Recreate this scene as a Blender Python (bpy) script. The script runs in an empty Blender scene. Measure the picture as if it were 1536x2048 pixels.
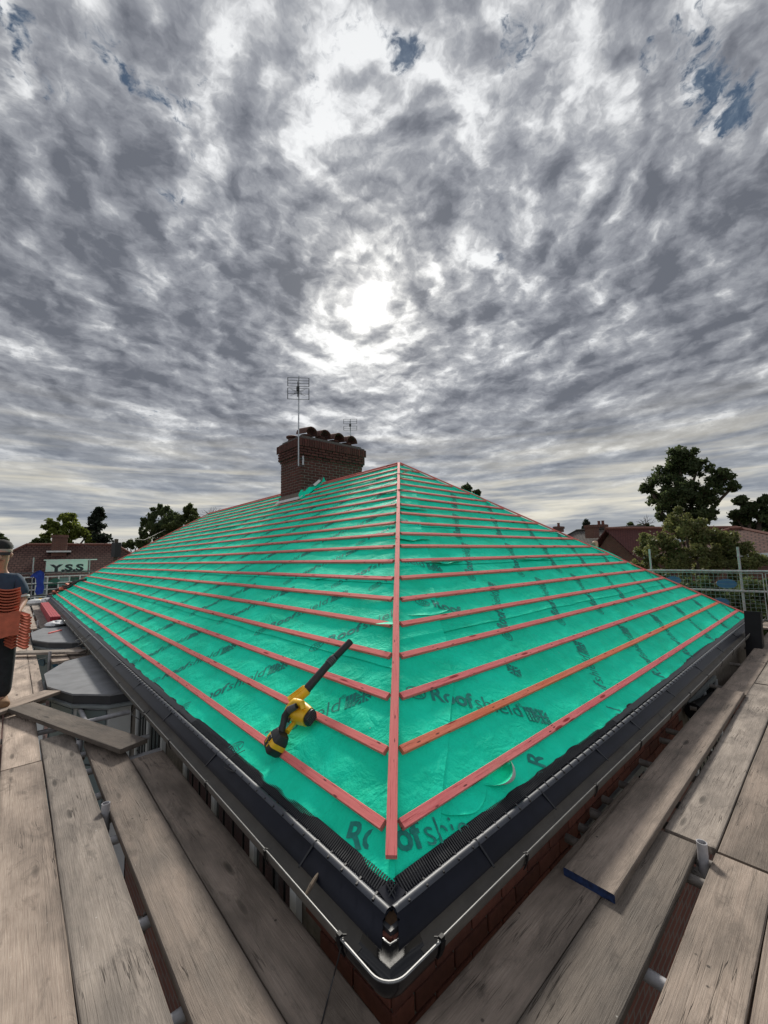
import bpy, bmesh, math, random
import numpy as np
from mathutils import Vector, Matrix

random.seed(7)
rng = np.random.default_rng(7)
scene = bpy.context.scene
COL = scene.collection
R = math.radians

# ------------------------------------------------------------------ camera
CAM = np.array([-1.02514, -1.15702, 1.44750])
YAW, PITCH, ROLL, FPX = 0.835881, 0.109576, -0.0213464, 813.16
_f = np.array([math.cos(PITCH)*math.cos(YAW), math.cos(PITCH)*math.sin(YAW), math.sin(PITCH)])
_r = np.array([math.sin(YAW), -math.cos(YAW), 0.0]); _u = np.cross(_r, _f)
CR = _r*math.cos(ROLL) + _u*math.sin(ROLL)
CU = -_r*math.sin(ROLL) + _u*math.cos(ROLL)
CF = _f
cam_d = bpy.data.cameras.new("camera"); cam = bpy.data.objects.new("camera", cam_d); COL.objects.link(cam)
cam_d.sensor_fit = 'VERTICAL'; cam_d.sensor_height = 24.0; cam_d.lens = FPX/2048*24.0
cam_d.clip_start = 0.05; cam_d.clip_end = 3000
m = Matrix.Identity(4)
for i in range(3):
    m[i][0], m[i][1], m[i][2], m[i][3] = CR[i], CU[i], -CF[i], CAM[i]
cam.matrix_world = m
scene.camera = cam

# ------------------------------------------------------------------ sky, sun, exposure
SUN = np.array([0.54314, 0.63199, 0.55279])
SUN_EL = math.asin(SUN[2]); SUN_AZ = math.atan2(SUN[0], SUN[1])
world = bpy.data.worlds.new("World"); scene.world = world; world.use_nodes = True
EXPOSURE = 1.0
SKY_STRENGTH = 0.66

class NT:
    """small helper for building node trees"""
    def __init__(s, tree): s.t = tree; s.n = tree.nodes; s.l = tree.links
    def node(s, typ, **kw):
        n = s.n.new(typ)
        for k, v in kw.items(): setattr(n, k, v)
        return n
    def put(s, sock, v):
        if v is None: return
        if isinstance(v, bpy.types.NodeSocket): s.l.new(v, sock)
        else:
            if isinstance(v, (tuple, list)) and len(v) == 3 and sock.type == 'RGBA': v = (*v, 1)
            sock.default_value = v
    def math(s, op, a, b=None, c=None, clamp=False):
        n = s.node('ShaderNodeMath', operation=op, use_clamp=clamp)
        s.put(n.inputs[0], a)
        if b is not None: s.put(n.inputs[1], b)
        if c is not None: s.put(n.inputs[2], c)
        return n.outputs[0]
    def vmath(s, op, a, b=None, out=0):
        n = s.node('ShaderNodeVectorMath', operation=op)
        s.put(n.inputs[0], a)
        if b is not None:
            if op == 'SCALE': s.put(n.inputs[3], b)
            else: s.put(n.inputs[1], b)
        return n.outputs[out]
    def noise(s, vec, scale, detail=4, rough=.55, dist=0, out=0, lac=2.0):
        n = s.node('ShaderNodeTexNoise'); s.put(n.inputs['Vector'], vec)
        s.put(n.inputs['Scale'], scale); s.put(n.inputs['Detail'], detail); s.put(n.inputs['Roughness'], rough)
        s.put(n.inputs['Distortion'], dist); s.put(n.inputs['Lacunarity'], lac)
        return n.outputs[out]
    def voro(s, vec, scale, feature='F1', out=0, rand=1.0):
        n = s.node('ShaderNodeTexVoronoi', feature=feature); s.put(n.inputs['Vector'], vec); s.put(n.inputs['Scale'], scale)
        s.put(n.inputs['Randomness'], rand)
        return n.outputs[out]
    def ramp(s, fac, stops, interp='LINEAR'):
        n = s.node('ShaderNodeValToRGB'); s.put(n.inputs[0], fac)
        cr = n.color_ramp; cr.interpolation = interp
        while len(cr.elements) < len(stops): cr.elements.new(0.5)
        for e, (p, c) in zip(cr.elements, stops):
            e.position = p
            if not isinstance(c, (tuple, list)): c = (c, c, c)
            e.color = (*c, 1)
        return n.outputs[0]
    def mr(s, v, a, b, c=0., d=1., smooth=False):
        n = s.node('ShaderNodeMapRange'); n.interpolation_type = 'SMOOTHSTEP' if smooth else 'LINEAR'
        for k, x in zip(range(5), (v, a, b, c, d)): s.put(n.inputs[k], x)
        return n.outputs[0]
    def mix(s, fac, a, b, mode='MIX'):
        n = s.node('ShaderNodeMix', data_type='RGBA', blend_type=mode)
        s.put(n.inputs[0], fac); s.put(n.inputs[6], a); s.put(n.inputs[7], b)
        return n.outputs[2]
    def map(s, vec, scale=(1, 1, 1), loc=(0, 0, 0), rot=(0, 0, 0)):
        n = s.node('ShaderNodeMapping'); s.put(n.inputs[0], vec)
        n.inputs[1].default_value = loc; n.inputs[2].default_value = rot; n.inputs[3].default_value = scale
        return n.outputs[0]
    def comb(s, x, y, z):
        n = s.node('ShaderNodeCombineXYZ'); s.put(n.inputs[0], x); s.put(n.inputs[1], y); s.put(n.inputs[2], z); return n.outputs[0]
    def sep(s, v):
        n = s.node('ShaderNodeSeparateXYZ'); s.put(n.inputs[0], v); return n.outputs

def build_world():
    world.node_tree.nodes.clear()
    g = NT(world.node_tree)
    sky = g.node('ShaderNodeTexSky', sky_type='NISHITA'); sky.sun_disc = False
    sky.sun_elevation = SUN_EL; sky.sun_rotation = SUN_AZ
    skyc = g.vmath('SCALE', sky.outputs[0], 0.05)
    d = g.node('ShaderNodeTexCoord').outputs['Generated']
    x, y, z = g.sep(d)
    zz = g.math('ADD', g.math('MAXIMUM', z, 0.0), 0.16)
    P = g.comb(g.math('DIVIDE', x, zz), g.math('DIVIDE', y, zz), 0.0)
    sxy = SUN/np.linalg.norm(SUN); off = sxy[:2]/np.linalg.norm(sxy[:2])
    w = g.noise(P, 1.5, 2, .5, out=1)
    P1 = g.vmath('ADD', P, g.vmath('SCALE', g.vmath('SUBTRACT', w, (.5, .5, .5)), .14))
    def cloud(Q):
        a = g.noise(Q, 3.1, 9, .57, 0, lac=2.1)
        v1 = g.voro(Q, 9.5, 'SMOOTH_F1')
        return g.math('SUBTRACT', a, g.math('MULTIPLY', v1, .24))
    wq = g.vmath('SCALE', g.vmath('SUBTRACT', g.noise(P1, 10., 4, .6, out=1), (.5, .5, .5)), .075)
    Q = g.vmath('ADD', P1, wq)
    # step towards the sun's place in the layer : gives each puff a lit and a shaded side
    zs_ = sxy[2]+.16; sp = (float(sxy[0]/zs_), float(sxy[1]/zs_), 0.0)
    tosun = g.vmath('NORMALIZE', g.vmath('SUBTRACT', sp, P))
    n1 = cloud(Q)
    n2 = cloud(g.vmath('ADD', Q, g.vmath('SCALE', tosun, .042)))
    relief = g.math('SUBTRACT', n1, n2)
    Qs = g.vmath('ADD', Q, g.vmath('SCALE', tosun, .018))
    f1 = g.math('SUBTRACT', g.noise(Q, 9.0, 5, .55), g.math('MULTIPLY', g.voro(Q, 17.0, 'SMOOTH_F1'), .42))
    f2 = g.math('SUBTRACT', g.noise(Qs, 9.0, 5, .55), g.math('MULTIPLY', g.voro(Qs, 17.0, 'SMOOTH_F1'), .42))
    relief = g.math('ADD', g.math('MULTIPLY', relief, g.mr(z, .12, .55, .30, .80)), g.math('MULTIPLY', g.math('SUBTRACT', f1, f2), g.mr(z, .15, .60, .05, .60)))
    big = g.noise(P, 1.25, 2, .5)
    fine = g.noise(Q, 30.0, 4, .65)
    sd = g.math('MAXIMUM', g.vmath('DOT_PRODUCT', d, tuple(SUN/np.linalg.norm(SUN)), out=1), 0.0)
    bank = None
    for (px, py, pw, k) in ((150, 500, 16, .17), (1400, 580, 18, .15), (430, 700, 60, .09), (1000, 800, 50, .09), (900, 130, 30, .01), (730, 500, 14, -.08), (150, 160, 40, -.06), (1100, 420, 40, -.04), (1350, 150, 30, -.03), (760, 760, 60, -.08), (180, 840, 40, -.06), (1300, 880, 30, -.05), (640, 560, 160, .05), (880, 640, 160, .06)):
        v = CF + (px-768)/FPX*CR - (py-1024)/FPX*CU; v = v/np.linalg.norm(v)
        dd = g.math('MULTIPLY', g.math('POWER', g.math('MAXIMUM', g.vmath('DOT_PRODUCT', d, tuple(v), out=1), 0.0), float(pw)), k)
        bank = dd if bank is None else g.math('ADD', bank, dd)
    T = g.math('ADD', g.math('MULTIPLY', n1, 1.0), g.math('MULTIPLY', big, .30))
    Tg = T
    T = g.math('SUBTRACT', g.math('ADD', T, bank), g.math('MULTIPLY', relief, -1.5))
    t = g.mr(T, .27, .82)
    col = g.ramp(t, [(0.00, (.70, .71, .72)), (0.12, (.60, .61, .625)), (0.28, (.42, .43, .45)), (0.46, (.285, .297, .325)),
        (0.68, (.205, .216, .245)), (0.85, (.155, .165, .192)), (1.0, (.12, .13, .155))])
    holes_ = None
    for (px, py, pw) in ((350, 340, 900), (320, 365, 1500), (650, 430, 800), (610, 405, 1500), (390, 145, 1100), (340, 170, 1500), (815, 120, 2600), (970, 405, 1500), (1380, 130, 900), (1430, 180, 1200), (1300, 50, 1500), (190, 290, 1200), (130, 250, 1800), (560, 375, 1200), (710, 360, 1200), (1010, 540, 1500), (1030, 80, 900), (850, 490, 1500), (1450, 210, 700), (60, 80, 400), (230, 110, 500), (720, 270, 1500), (500, 240, 1500)):
        v = CF + (px-768)/FPX*CR - (py-1024)/FPX*CU; v = v/np.linalg.norm(v)
        dd = g.math('POWER', g.math('MAXIMUM', g.vmath('DOT_PRODUCT', d, tuple(v), out=1), 0.0), float(pw))
        holes_ = dd if holes_ is None else g.math('ADD', holes_, dd)
    Tg = g.math('SUBTRACT', g.math('MAXIMUM', Tg, .40), g.math('MULTIPLY', g.math('MINIMUM', holes_, 1.0), .125))
    Tg = g.math('ADD', Tg, g.math('MULTIPLY', g.math('SUBTRACT', fine, .5), .30))
    gapm = g.math('MULTIPLY', g.mr(Tg, .295, .385, 1.0, 0.0, True), g.mr(sd, .955, .985, 1.0, 0.0, True))
    blue = g.mix(.25, g.mix(g.mr(fine, .35, .6), (.04, .07, .115), (.11, .15, .20)), skyc)
    col = g.mix(gapm, col, blue)
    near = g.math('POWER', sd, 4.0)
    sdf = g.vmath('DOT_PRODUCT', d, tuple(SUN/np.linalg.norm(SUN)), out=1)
    bright = g.math('ADD', g.mr(near, 0.0, 1.0, .84, 1.0), g.mr(sdf, .35, -.7, 0.0, .95, True))   # extra brightness added to unseen front-lit clouds opposite the sun, lighting the near slopes
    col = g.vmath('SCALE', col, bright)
    # low horizon: pale streaky layer seen edge on
    az = g.math('ADD', g.math('ABSOLUTE', z), .35)
    S = g.comb(g.math('DIVIDE', x, az), g.math('DIVIDE', y, az), g.math('MULTIPLY', z, 22.0))
    st = g.noise(S, 1.7, 5, .55, .5)
    low = g.ramp(g.mr(st, .36, .66), [(0, (.17, .195, .235)), (.35, (.27, .29, .315)), (.62, (.43, .43, .41)), (1, (.62, .59, .50))])
    lf = g.mr(z, 0.04, 0.36, .92, 0.0, True)
    col = g.mix(lf, col, low)
    hz = g.mr(z, 0.0, 0.10, .75, 0.0, True)
    col = g.mix(hz, col, (.38, .385, .38))
    # warm halo and the veiled sun
    halo = g.math('MULTIPLY', g.math('POWER', sd, 60.0), .16)
    halo = g.math('MULTIPLY', halo, g.mr(t, .15, .75, 1.3, .3))
    col = g.vmath('ADD', col, g.vmath('SCALE', (1.0, .93, .76), halo))
    core = g.math('ADD', g.math('MULTIPLY', g.math('POWER', sd, 1600.0), .8), g.math('MULTIPLY', g.math('POWER', sd, 7000.0), 16.0))
    col = g.vmath('ADD', col, g.vmath('SCALE', (1.0, .97, .92), core))
    col = g.mix(g.mr(z, -0.02, 0.0, 1.0, 0.0), col, (.10, .10, .09))
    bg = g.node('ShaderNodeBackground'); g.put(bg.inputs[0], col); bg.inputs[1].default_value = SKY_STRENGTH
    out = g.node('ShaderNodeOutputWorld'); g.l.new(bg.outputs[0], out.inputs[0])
build_world()
world.cycles.sampling_method = 'MANUAL'; world.cycles.sample_map_resolution = 1024
sun_d = bpy.data.lights.new("sun", 'SUN'); sun_d.energy = 2.2; sun_d.angle = R(10); sun_d.color = (1, .95, .86)
sun = bpy.data.objects.new("sun", sun_d); COL.objects.link(sun)
sun.rotation_euler = Vector(SUN).to_track_quat('Z', 'Y').to_euler()
vs = scene.view_settings
vs.view_transform = 'Standard'; vs.look = 'None'; vs.gamma = 1; vs.use_curve_mapping = False; vs.exposure = EXPOSURE
scene.cycles.max_bounces = 6; scene.cycles.use_denoising = True
scene.cycles.transparent_max_bounces = 8

# ------------------------------------------------------------------ where a pixel of the photograph lies
def ray(x, y): return CF + (x-768)/FPX*CR - (y-1024)/FPX*CU
def on_x(x, y, v): d = ray(x, y); return CAM + (v-CAM[0])/d[0]*d
def on_y(x, y, v): d = ray(x, y); return CAM + (v-CAM[1])/d[1]*d
def on_z(x, y, v): d = ray(x, y); return CAM + (v-CAM[2])/d[2]*d
def at_d(x, y, dist): d = ray(x, y); return CAM + d/np.hypot(d[0], d[1])*dist

# ------------------------------------------------------------------ mesh helpers
class MB:
    def __init__(s): s.v = []; s.f = []; s.m = []
    def add(s, verts, faces, mi=0):
        o = len(s.v); s.v.extend([tuple(map(float, q)) for q in verts]); s.f.extend([tuple(i+o for i in q) for q in faces]); s.m.extend([mi]*len(faces)); return s
    def box(s, c, size, rot=None, mi=0):
        sx, sy, sz = size[0]/2, size[1]/2, size[2]/2
        vs_ = [Vector((a*sx, b*sy, e*sz)) for a in (-1, 1) for b in (-1, 1) for e in (-1, 1)]
        if rot is not None:
            if isinstance(rot, (int, float)): rot = Matrix.Rotation(rot, 3, 'Z')
            vs_ = [rot @ q for q in vs_]
        c = Vector(c)
        return s.add([q+c for q in vs_], [(0, 1, 3, 2), (4, 6, 7, 5), (0, 4, 5, 1), (2, 3, 7, 6), (0, 2, 6, 4), (1, 5, 7, 3)], mi)
    def bar(s, a, b, w, h, up=(0, 0, 1), mi=0, w2=None, h2=None):
        """box from a to b, w across, h along up"""
        a = Vector(a); b = Vector(b); d = (b-a).normalized(); up = Vector(up)
        side = d.cross(up).normalized(); up = side.cross(d).normalized()
        w2 = w if w2 is None else w2; h2 = h if h2 is None else h2
        vv = []
        for p, ww, hh in ((a, w, h), (b, w2, h2)):
            for i, j in ((-1, -1), (1, -1), (1, 1), (-1, 1)): vv.append(p + side*(i*ww/2) + up*(j*hh/2))
        return s.add(vv, [(3, 2, 1, 0), (4, 5, 6, 7), (0, 1, 5, 4), (1, 2, 6, 5), (2, 3, 7, 6), (3, 0, 4, 7)], mi)
    def tube(s, pts, r, n=10, mi=0, caps=True, hollow=0):
        pts = [Vector(q) for q in pts]; rr = r if isinstance(r, (list, tuple)) else [r]*len(pts)
        vv = []; ff = []; ref = None
        for i, q in enumerate(pts):
            t = (pts[min(i+1, len(pts)-1)] - pts[max(i-1, 0)]).normalized()
            if ref is None: ref = Vector((0, 0, 1)) if abs(t.z) < .9 else Vector((1, 0, 0))
            a = t.cross(ref).normalized(); b = a.cross(t).normalized(); ref = b
            for k in range(n):
                an = 2*math.pi*k/n; vv.append(q + a*(math.cos(an)*rr[i]) + b*(math.sin(an)*rr[i]))
        for i in range(len(pts)-1):
            for k in range(n): ff.append((i*n+k, i*n+(k+1) % n, (i+1)*n+(k+1) % n, (i+1)*n+k))
        if hollow:
            t = (pts[-1]-pts[-2]).normalized(); o = len(vv); L = (len(pts)-1)*n
            for k in range(n): vv.append(pts[-1] + (Vector(vv[L+k])-pts[-1])*hollow)
            for k in range(n): vv.append(vv[o+k] - t*0.12)
            for k in range(n):
                ff.append((L+k, L+(k+1) % n, o+(k+1) % n, o+k)); ff.append((o+k, o+(k+1) % n, o+n+(k+1) % n, o+n+k))
            ff.append(tuple(o+n+k for k in range(n))); ff.append(tuple(reversed(range(n))))
        elif caps:
            ff.append(tuple(reversed(range(n)))); ff.append(tuple((len(pts)-1)*n+k for k in range(n)))
        return s.add(vv, ff, mi)
    def lathe(s, c, prof, n=20, axis=(0, 0, 1), mi=0):
        ax = Vector(axis).normalized(); a = ax.orthogonal().normalized(); b = ax.cross(a); c = Vector(c)
        vv = []; ff = []
        for (r, h) in prof:
            for k in range(n):
                an = 2*math.pi*k/n; vv.append(c + ax*h + a*(r*math.cos(an)) + b*(r*math.sin(an)))
        for i in range(len(prof)-1):
            for k in range(n): ff.append((i*n+k, i*n+(k+1) % n, (i+1)*n+(k+1) % n, (i+1)*n+k))
        ff.append(tuple(reversed(range(n)))); ff.append(tuple((len(prof)-1)*n+k for k in range(n)))
        return s.add(vv, ff, mi)
    def prism(s, poly, z0, z1, mi=0):
        n = len(poly); vv = [(q[0], q[1], z0) for q in poly] + [(q[0], q[1], z1) for q in poly]
        ff = [tuple(reversed(range(n))), tuple(range(n, 2*n))] + [(i, (i+1) % n, n+(i+1) % n, n+i) for i in range(n)]
        return s.add(vv, ff, mi)
    def mesh(s, name, mats, smooth=False):
        me = bpy.data.meshes.new(name); me.from_pydata(s.v, [], s.f)
        if not isinstance(mats, (list, tuple)): mats = [mats]
        for q in mats: me.materials.append(q)
        if len(mats) > 1: me.polygons.foreach_set('material_index', s.m)
        if smooth: me.polygons.foreach_set('use_smooth', [True]*len(me.polygons))
        me.update(); return me
    def build(s, name, mats, parent=None, smooth=False, loc=None, fix=True, **props):
        """one mesh object; vertices are given in world coordinates"""
        org = Vector(loc) if loc is not None else Vector((0, 0, 0))
        if parent is not None:
            org = world_loc(parent)
        if any(org): s.v = [(a-org.x, b-org.y, c-org.z) for a, b, c in s.v]
        me = s.mesh(name, mats, smooth)
        if fix:
            bm = bmesh.new(); bm.from_mesh(me); bmesh.ops.recalc_face_normals(bm, faces=bm.faces); bm.to_mesh(me); bm.free()
        o = link(name, me, parent)
        if parent is None and loc is not None: o.location = org
        for k, v in props.items(): o[k] = v
        if smooth:
            try: me.set_sharp_from_angle(angle=R(40))
            except Exception: pass
        return o

def world_loc(o):
    l = Vector(o.location)
    while o.parent: o = o.parent; l += Vector(o.location)
    return l
def link(name, data, parent=None):
    o = bpy.data.objects.new(name, data); COL.objects.link(o)
    if parent is not None: o.parent = parent
    return o
def tag(o, label, cat, group=None):
    o['label'] = label; o['category'] = cat; o['kind'] = 'thing'
    if group: o['group'] = group
    return o
def thing(name, loc, label, cat, group=None):
    o = link(name, None); o.location = Vector(loc); o.empty_display_size = .1
    return tag(o, label, cat, group)
def grid_mesh(name, P, mat, parent=None, smooth=True):
    """P: (nu, nv, 3) array"""
    nu, nv = P.shape[:2]
    me = bpy.data.meshes.new(name)
    i = np.arange(nu-1)[:, None]*nv + np.arange(nv-1)[None, :]
    F = np.stack([i, i+nv, i+nv+1, i+1], -1).reshape(-1, 4)
    me.vertices.add(nu*nv); me.vertices.foreach_set('co', P.reshape(-1).astype(np.float32))
    me.loops.add(F.size); me.loops.foreach_set('vertex_index', F.reshape(-1).astype(np.int32))
    me.polygons.add(len(F)); me.polygons.foreach_set('loop_start', (np.arange(len(F))*4).astype(np.int32))
    me.update(calc_edges=True); me.validate()
    me.materials.append(mat)
    if smooth: me.polygons.foreach_set('use_smooth', [True]*len(F))
    return link(name, me, parent)

# vectorised gradient noise
_perm = rng.permutation(512)
_perm = np.concatenate([_perm, _perm])
_ang = rng.random(512)*2*np.pi
def pnoise(x, y):
    x = np.asarray(x, float); y = np.asarray(y, float)
    xi = np.floor(x).astype(int); yi = np.floor(y).astype(int); xf = x-xi; yf = y-yi
    def gr(ix, iy, dx, dy):
        a = _ang[_perm[(_perm[ix & 511] + iy) & 511]]; return np.cos(a)*dx + np.sin(a)*dy
    u = xf*xf*xf*(xf*(xf*6-15)+10); v = yf*yf*yf*(yf*(yf*6-15)+10)
    a = gr(xi, yi, xf, yf); b = gr(xi+1, yi, xf-1, yf); c = gr(xi, yi+1, xf, yf-1); d = gr(xi+1, yi+1, xf-1, yf-1)
    return (a*(1-u)+b*u)*(1-v) + (c*(1-u)+d*u)*v

# ------------------------------------------------------------------ materials
MATS = {}
def mat(name):
    m = bpy.data.materials.new(name); m.use_nodes = True; m.node_tree.nodes.clear()
    g = NT(m.node_tree); b = g.node('ShaderNodeBsdfPrincipled'); o = g.node('ShaderNodeOutputMaterial'); g.l.new(b.outputs[0], o.inputs[0])
    MATS[name] = m; return m, g, b
def bump(g, b, h, strength=.3, dist=.01):
    n = g.node('ShaderNodeBump'); g.put(n.inputs['Height'], h); n.inputs['Strength'].default_value = strength; n.inputs['Distance'].default_value = dist
    g.l.new(n.outputs[0], b.inputs['Normal'])
def simple(name, col, rough=.6, metal=0., var=.15, scale=6., bmp=.15, spec=.5, bscale=60., bdist=.002):
    m, g, b = mat(name)
    tc = g.node('ShaderNodeTexCoord').outputs['Object']
    n = g.noise(tc, scale, 5, .6)
    f = g.mr(n, .3, .7, 1-var, 1+var)
    g.put(b.inputs['Base Color'], g.vmath('SCALE', tuple(col), f))
    b.inputs['Roughness'].default_value = rough; b.inputs['Metallic'].default_value = metal
    b.inputs['Specular IOR Level'].default_value = spec
    if bmp: bump(g, b, g.noise(tc, bscale, 4, .6), bmp, bdist)
    return m

def make_materials():
    # roofing membrane
    m, g, b = mat('membrane'); tc = g.node('ShaderNodeTexCoord').outputs['Object']
    n1 = g.noise(tc, 2.2, 5, .6); n2 = g.noise(tc, 14, 4, .6)
    c = g.mix(g.mr(n1, .3, .7), (.003, .68, .40), (.008, .90, .58))
    c = g.mix(g.mr(n2, .5, .75, 0, .22), c, (.02, .93, .60))
    smudge = g.mr(g.noise(g.map(tc, (5, 5, 5), (3, 7, 1)), 1.1, 7, .72, .5), .56, .74, 0, .38)
    c = g.mix(smudge, c, (.015, .36, .24))
    dust = g.mr(g.voro(g.map(tc, (9, 9, 9)), 1.0), .02, .05, .8, 0); c = g.mix(g.math('MULTIPLY', dust, g.mr(g.noise(tc, 3, 2), .5, .6)), c, (.5, .62, .55))
    back = g.node('ShaderNodeNewGeometry').outputs['Backfacing']
    g.put(b.inputs['Base Color'], g.mix(back, c, (.55, .60, .58)))
    b.inputs['Roughness'].default_value = .68; b.inputs['Specular IOR Level'].default_value = .18
    cr = g.noise(g.map(tc, (1, 1, 1)), 9, 5, .6, .6); cr2 = g.noise(tc, 42, 4, .6)
    rid = g.math('ABSOLUTE', g.math('SUBTRACT', g.noise(tc, 4.5, 4, .55, .8), .5))
    h = g.math('ADD', g.math('MULTIPLY', cr, .5), g.math('ADD', g.math('MULTIPLY', cr2, .18), g.math('MULTIPLY', rid, 1.3)))
    bump(g, b, h, .85, .022)
    # print on it
    m, g, b = mat('print_ink'); tc = g.node('ShaderNodeTexCoord').outputs['Object']
    g.put(b.inputs['Base Color'], g.mix(g.mr(g.noise(tc, 30, 4, .7), .4, .7), (.004, .20, .165), (.008, .31, .24)))
    b.inputs['Roughness'].default_value = .6
    simple('print_ground', (.006, .70, .42), .55)
    # battens
    for name, c0, c1, c2 in (('batten_red', (.74, .135, .150), (.90, .25, .25), (.42, .04, .05)), ('batten_orange', (.74, .165, .075), (.86, .27, .12), (.42, .06, .03))):
        m, g, b = mat(name); tcn = g.node('ShaderNodeTexCoord').outputs['Object']
        rnd = g.node('ShaderNodeObjectInfo').outputs['Random']
        tc = g.vmath('ADD', tcn, g.comb(g.math('MULTIPLY', rnd, 37.), g.math('MULTIPLY', rnd, 11.), g.math('MULTIPLY', rnd, 5.)))
        big = g.noise(tc, 1.3, 3, .5)
        st = g.map(tc, (1.6, 34, 34)); gr = g.noise(st, 1.7, 5, .65, .35)
        c = g.mix(g.mr(gr, .32, .68), c0, c1)
        c = g.mix(g.mr(big, .35, .7, 0, .5), c, (.88, .29, .26))
        c = g.mix(g.mr(rnd, 0, 1, 0, .55), c, (.82, .25, .19))
        lines = g.mr(g.noise(g.map(tc, (2.2, 60, 60)), 2.4, 4, .7, .5), .56, .68, 0, .75)
        c = g.mix(lines, c, c2)
        kn = g.voro(g.map(tc, (2.6, 15, 15)), 1.0)
        knot = g.mr(kn, .10, .20, .9, 0, True)
        c = g.mix(knot, c, (.30, .012, .02))
        spk = g.mr(g.voro(g.map(tc, (7, 30, 30)), 1.0), .09, .15, .9, 0)
        c = g.mix(spk, c, (.10, .03, .03))
        g.put(b.inputs['Base Color'], c); b.inputs['Roughness'].default_value = .75; b.inputs['Specular IOR Level'].default_value = .25
        bump(g, b, gr, .35, .004)
    # scaffold boards
    for name, tones in (('board_pale', ((.40, .315, .255), (.29, .225, .18), (.50, .415, .345))), ('board_brown', ((.30, .235, .19), (.175, .14, .112), (.34, .28, .235))),
                        ('board_grey', ((.265, .225, .19), (.160, .133, .112), (.35, .305, .265))), ('board_dark', ((.165, .135, .11), (.10, .082, .068), (.23, .195, .165)))):
        m, g, b = mat(name); tcn = g.node('ShaderNodeTexCoord').outputs['Object']
        rnd = g.node('ShaderNodeObjectInfo').outputs['Random']
        tc = g.vmath('ADD', tcn, g.comb(g.math('MULTIPLY', rnd, 61.), g.math('MULTIPLY', rnd, 13.), 0.0))
        kd = g.voro(g.map(tc, (1.9, 8.0, 1.0)), 1.0)
        kpull = g.mr(kd, 0, .45, .9, 0, True)
        st = g.map(tc, (1.1, 26, 26))
        st = g.vmath('ADD', st, g.comb(0.0, g.math('MULTIPLY', kpull, 2.4), 0.0))
        gr = g.noise(st, 1.25, 6, .66, .5)
        fine = g.noise(g.map(tc, (7, 230, 60)), 1.0, 4, .7)
        big = g.noise(g.map(tc, (1.2, 3, 3)), 1.6, 5, .62)
        c = g.mix(g.mr(gr, .30, .68), tones[1], tones[0])
        c = g.mix(g.mr(fine, .38, .72, 0, .75), c, tones[2])
        c = g.mix(g.mr(big, .34, .62, .75, 0), c, tuple(.48*q for q in tones[1]))
        c = g.vmath('SCALE', c, g.mr(rnd, 0, 1, .95, 1.38))
        ring = g.math('SINE', g.math('MULTIPLY', kd, 70.0))
        kn = g.mr(kd, .05, .16, .85, 0, True)
        c = g.mix(g.math('MULTIPLY', g.mr(kd, .12, .3, .25, 0), g.mr(ring, 0, 1)), c, tuple(.5*q for q in tones[1]))
        c = g.mix(kn, c, tuple(.36*q for q in tones[1]))
        ck = g.noise(g.map(tc, (.55, 19, 8), (4, 2, 0)), 1.5, 3, .5, .15)
        crack = g.mr(g.math('ABSOLUTE', g.math('SUBTRACT', ck, .5)), 0.0, .009, 1., 0, True)
        crack = g.math('MULTIPLY', crack, g.mr(g.noise(tc, 1.7, 2), .50, .60))
        c = g.mix(g.math('MULTIPLY', crack, .8), c, (.03, .022, .017))
        # cross scratches and spatter
        cs = g.mr(g.noise(g.map(tc, (46, 2.2, 1), (0, 0, 0), (0, 0, .25)), 1.0, 4, .7), .70, .78, 0, .55)
        c = g.mix(g.math('MULTIPLY', cs, g.mr(g.noise(tc, 3.1, 2), .45, .6)), c, tuple(.42*q for q in tones[1]))
        sp = g.mr(g.voro(g.map(tc, (13, 13, 1)), 1.0), .06, .11, .85, 0)
        c = g.mix(g.math('MULTIPLY', sp, g.mr(g.noise(tc, 5., 2), .55, .62)), c, (.035, .03, .025))
        wp = g.mr(g.voro(g.map(tc, (11, 11, 1), (5, 3, 0)), 1.0), .025, .045, .8, 0)
        c = g.mix(g.math('MULTIPLY', wp, g.mr(g.noise(tc, 4., 2), .50, .60)), c, (.62, .60, .56))
        dk = g.noise(g.map(tc, (2.6, 5.5, 1), (7, 1, 0)), 1.3, 6, .72, .6)
        c = g.mix(g.mr(dk, .55, .72, 0, .7), c, tuple(.34*q for q in tones[1]))
        ed = g.math('ABSOLUTE', g.sep(tcn)[1]); c = g.mix(g.mr(ed, .096, .116, 0, .45), c, tuple(.35*q for q in tones[1]))
        g.put(b.inputs['Base Color'], c)
        g.put(b.inputs['Roughness'], g.mr(big, .3, .7, .62, .85)); b.inputs['Specular IOR Level'].default_value = .3
        h = g.math('SUBTRACT', g.math('ADD', gr, g.math('MULTIPLY', fine, .5)), g.math('ADD', g.math('MULTIPLY', crack, 1.6), g.math('MULTIPLY', kn, .5)))
        bump(g, b, h, .7, .006)
    # bricks
    def brickm(name, c0, c1, rough=.85):
        m, g, b = mat(name); tc = g.node('ShaderNodeTexCoord').outputs['Object']; rnd = g.node('ShaderNodeObjectInfo').outputs['Random']
        tc = g.vmath('ADD', tc, g.comb(g.math('MULTIPLY', rnd, 40.), 0.0, g.math('MULTIPLY', rnd, 9.)))
        n = g.noise(tc, 18, 5, .65); n2 = g.noise(tc, 90, 4, .7)
        c = g.mix(g.mr(n, .3, .7), c0, c1); c = g.vmath('SCALE', c, g.mr(rnd, 0, 1, .72, 1.25))
        g.put(b.inputs['Base Color'], c); b.inputs['Roughness'].default_value = rough
        bump(g, b, g.math('ADD', n, n2), .5, .004)
    brickm('brick_red', (.120, .040, .028), (.19, .064, .042))
    brickm('brick_soot', (.050, .017, .014), (.115, .036, .028))
    simple('pipe_black', (.006, .006, .007), .55, var=.2, spec=.2)
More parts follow.
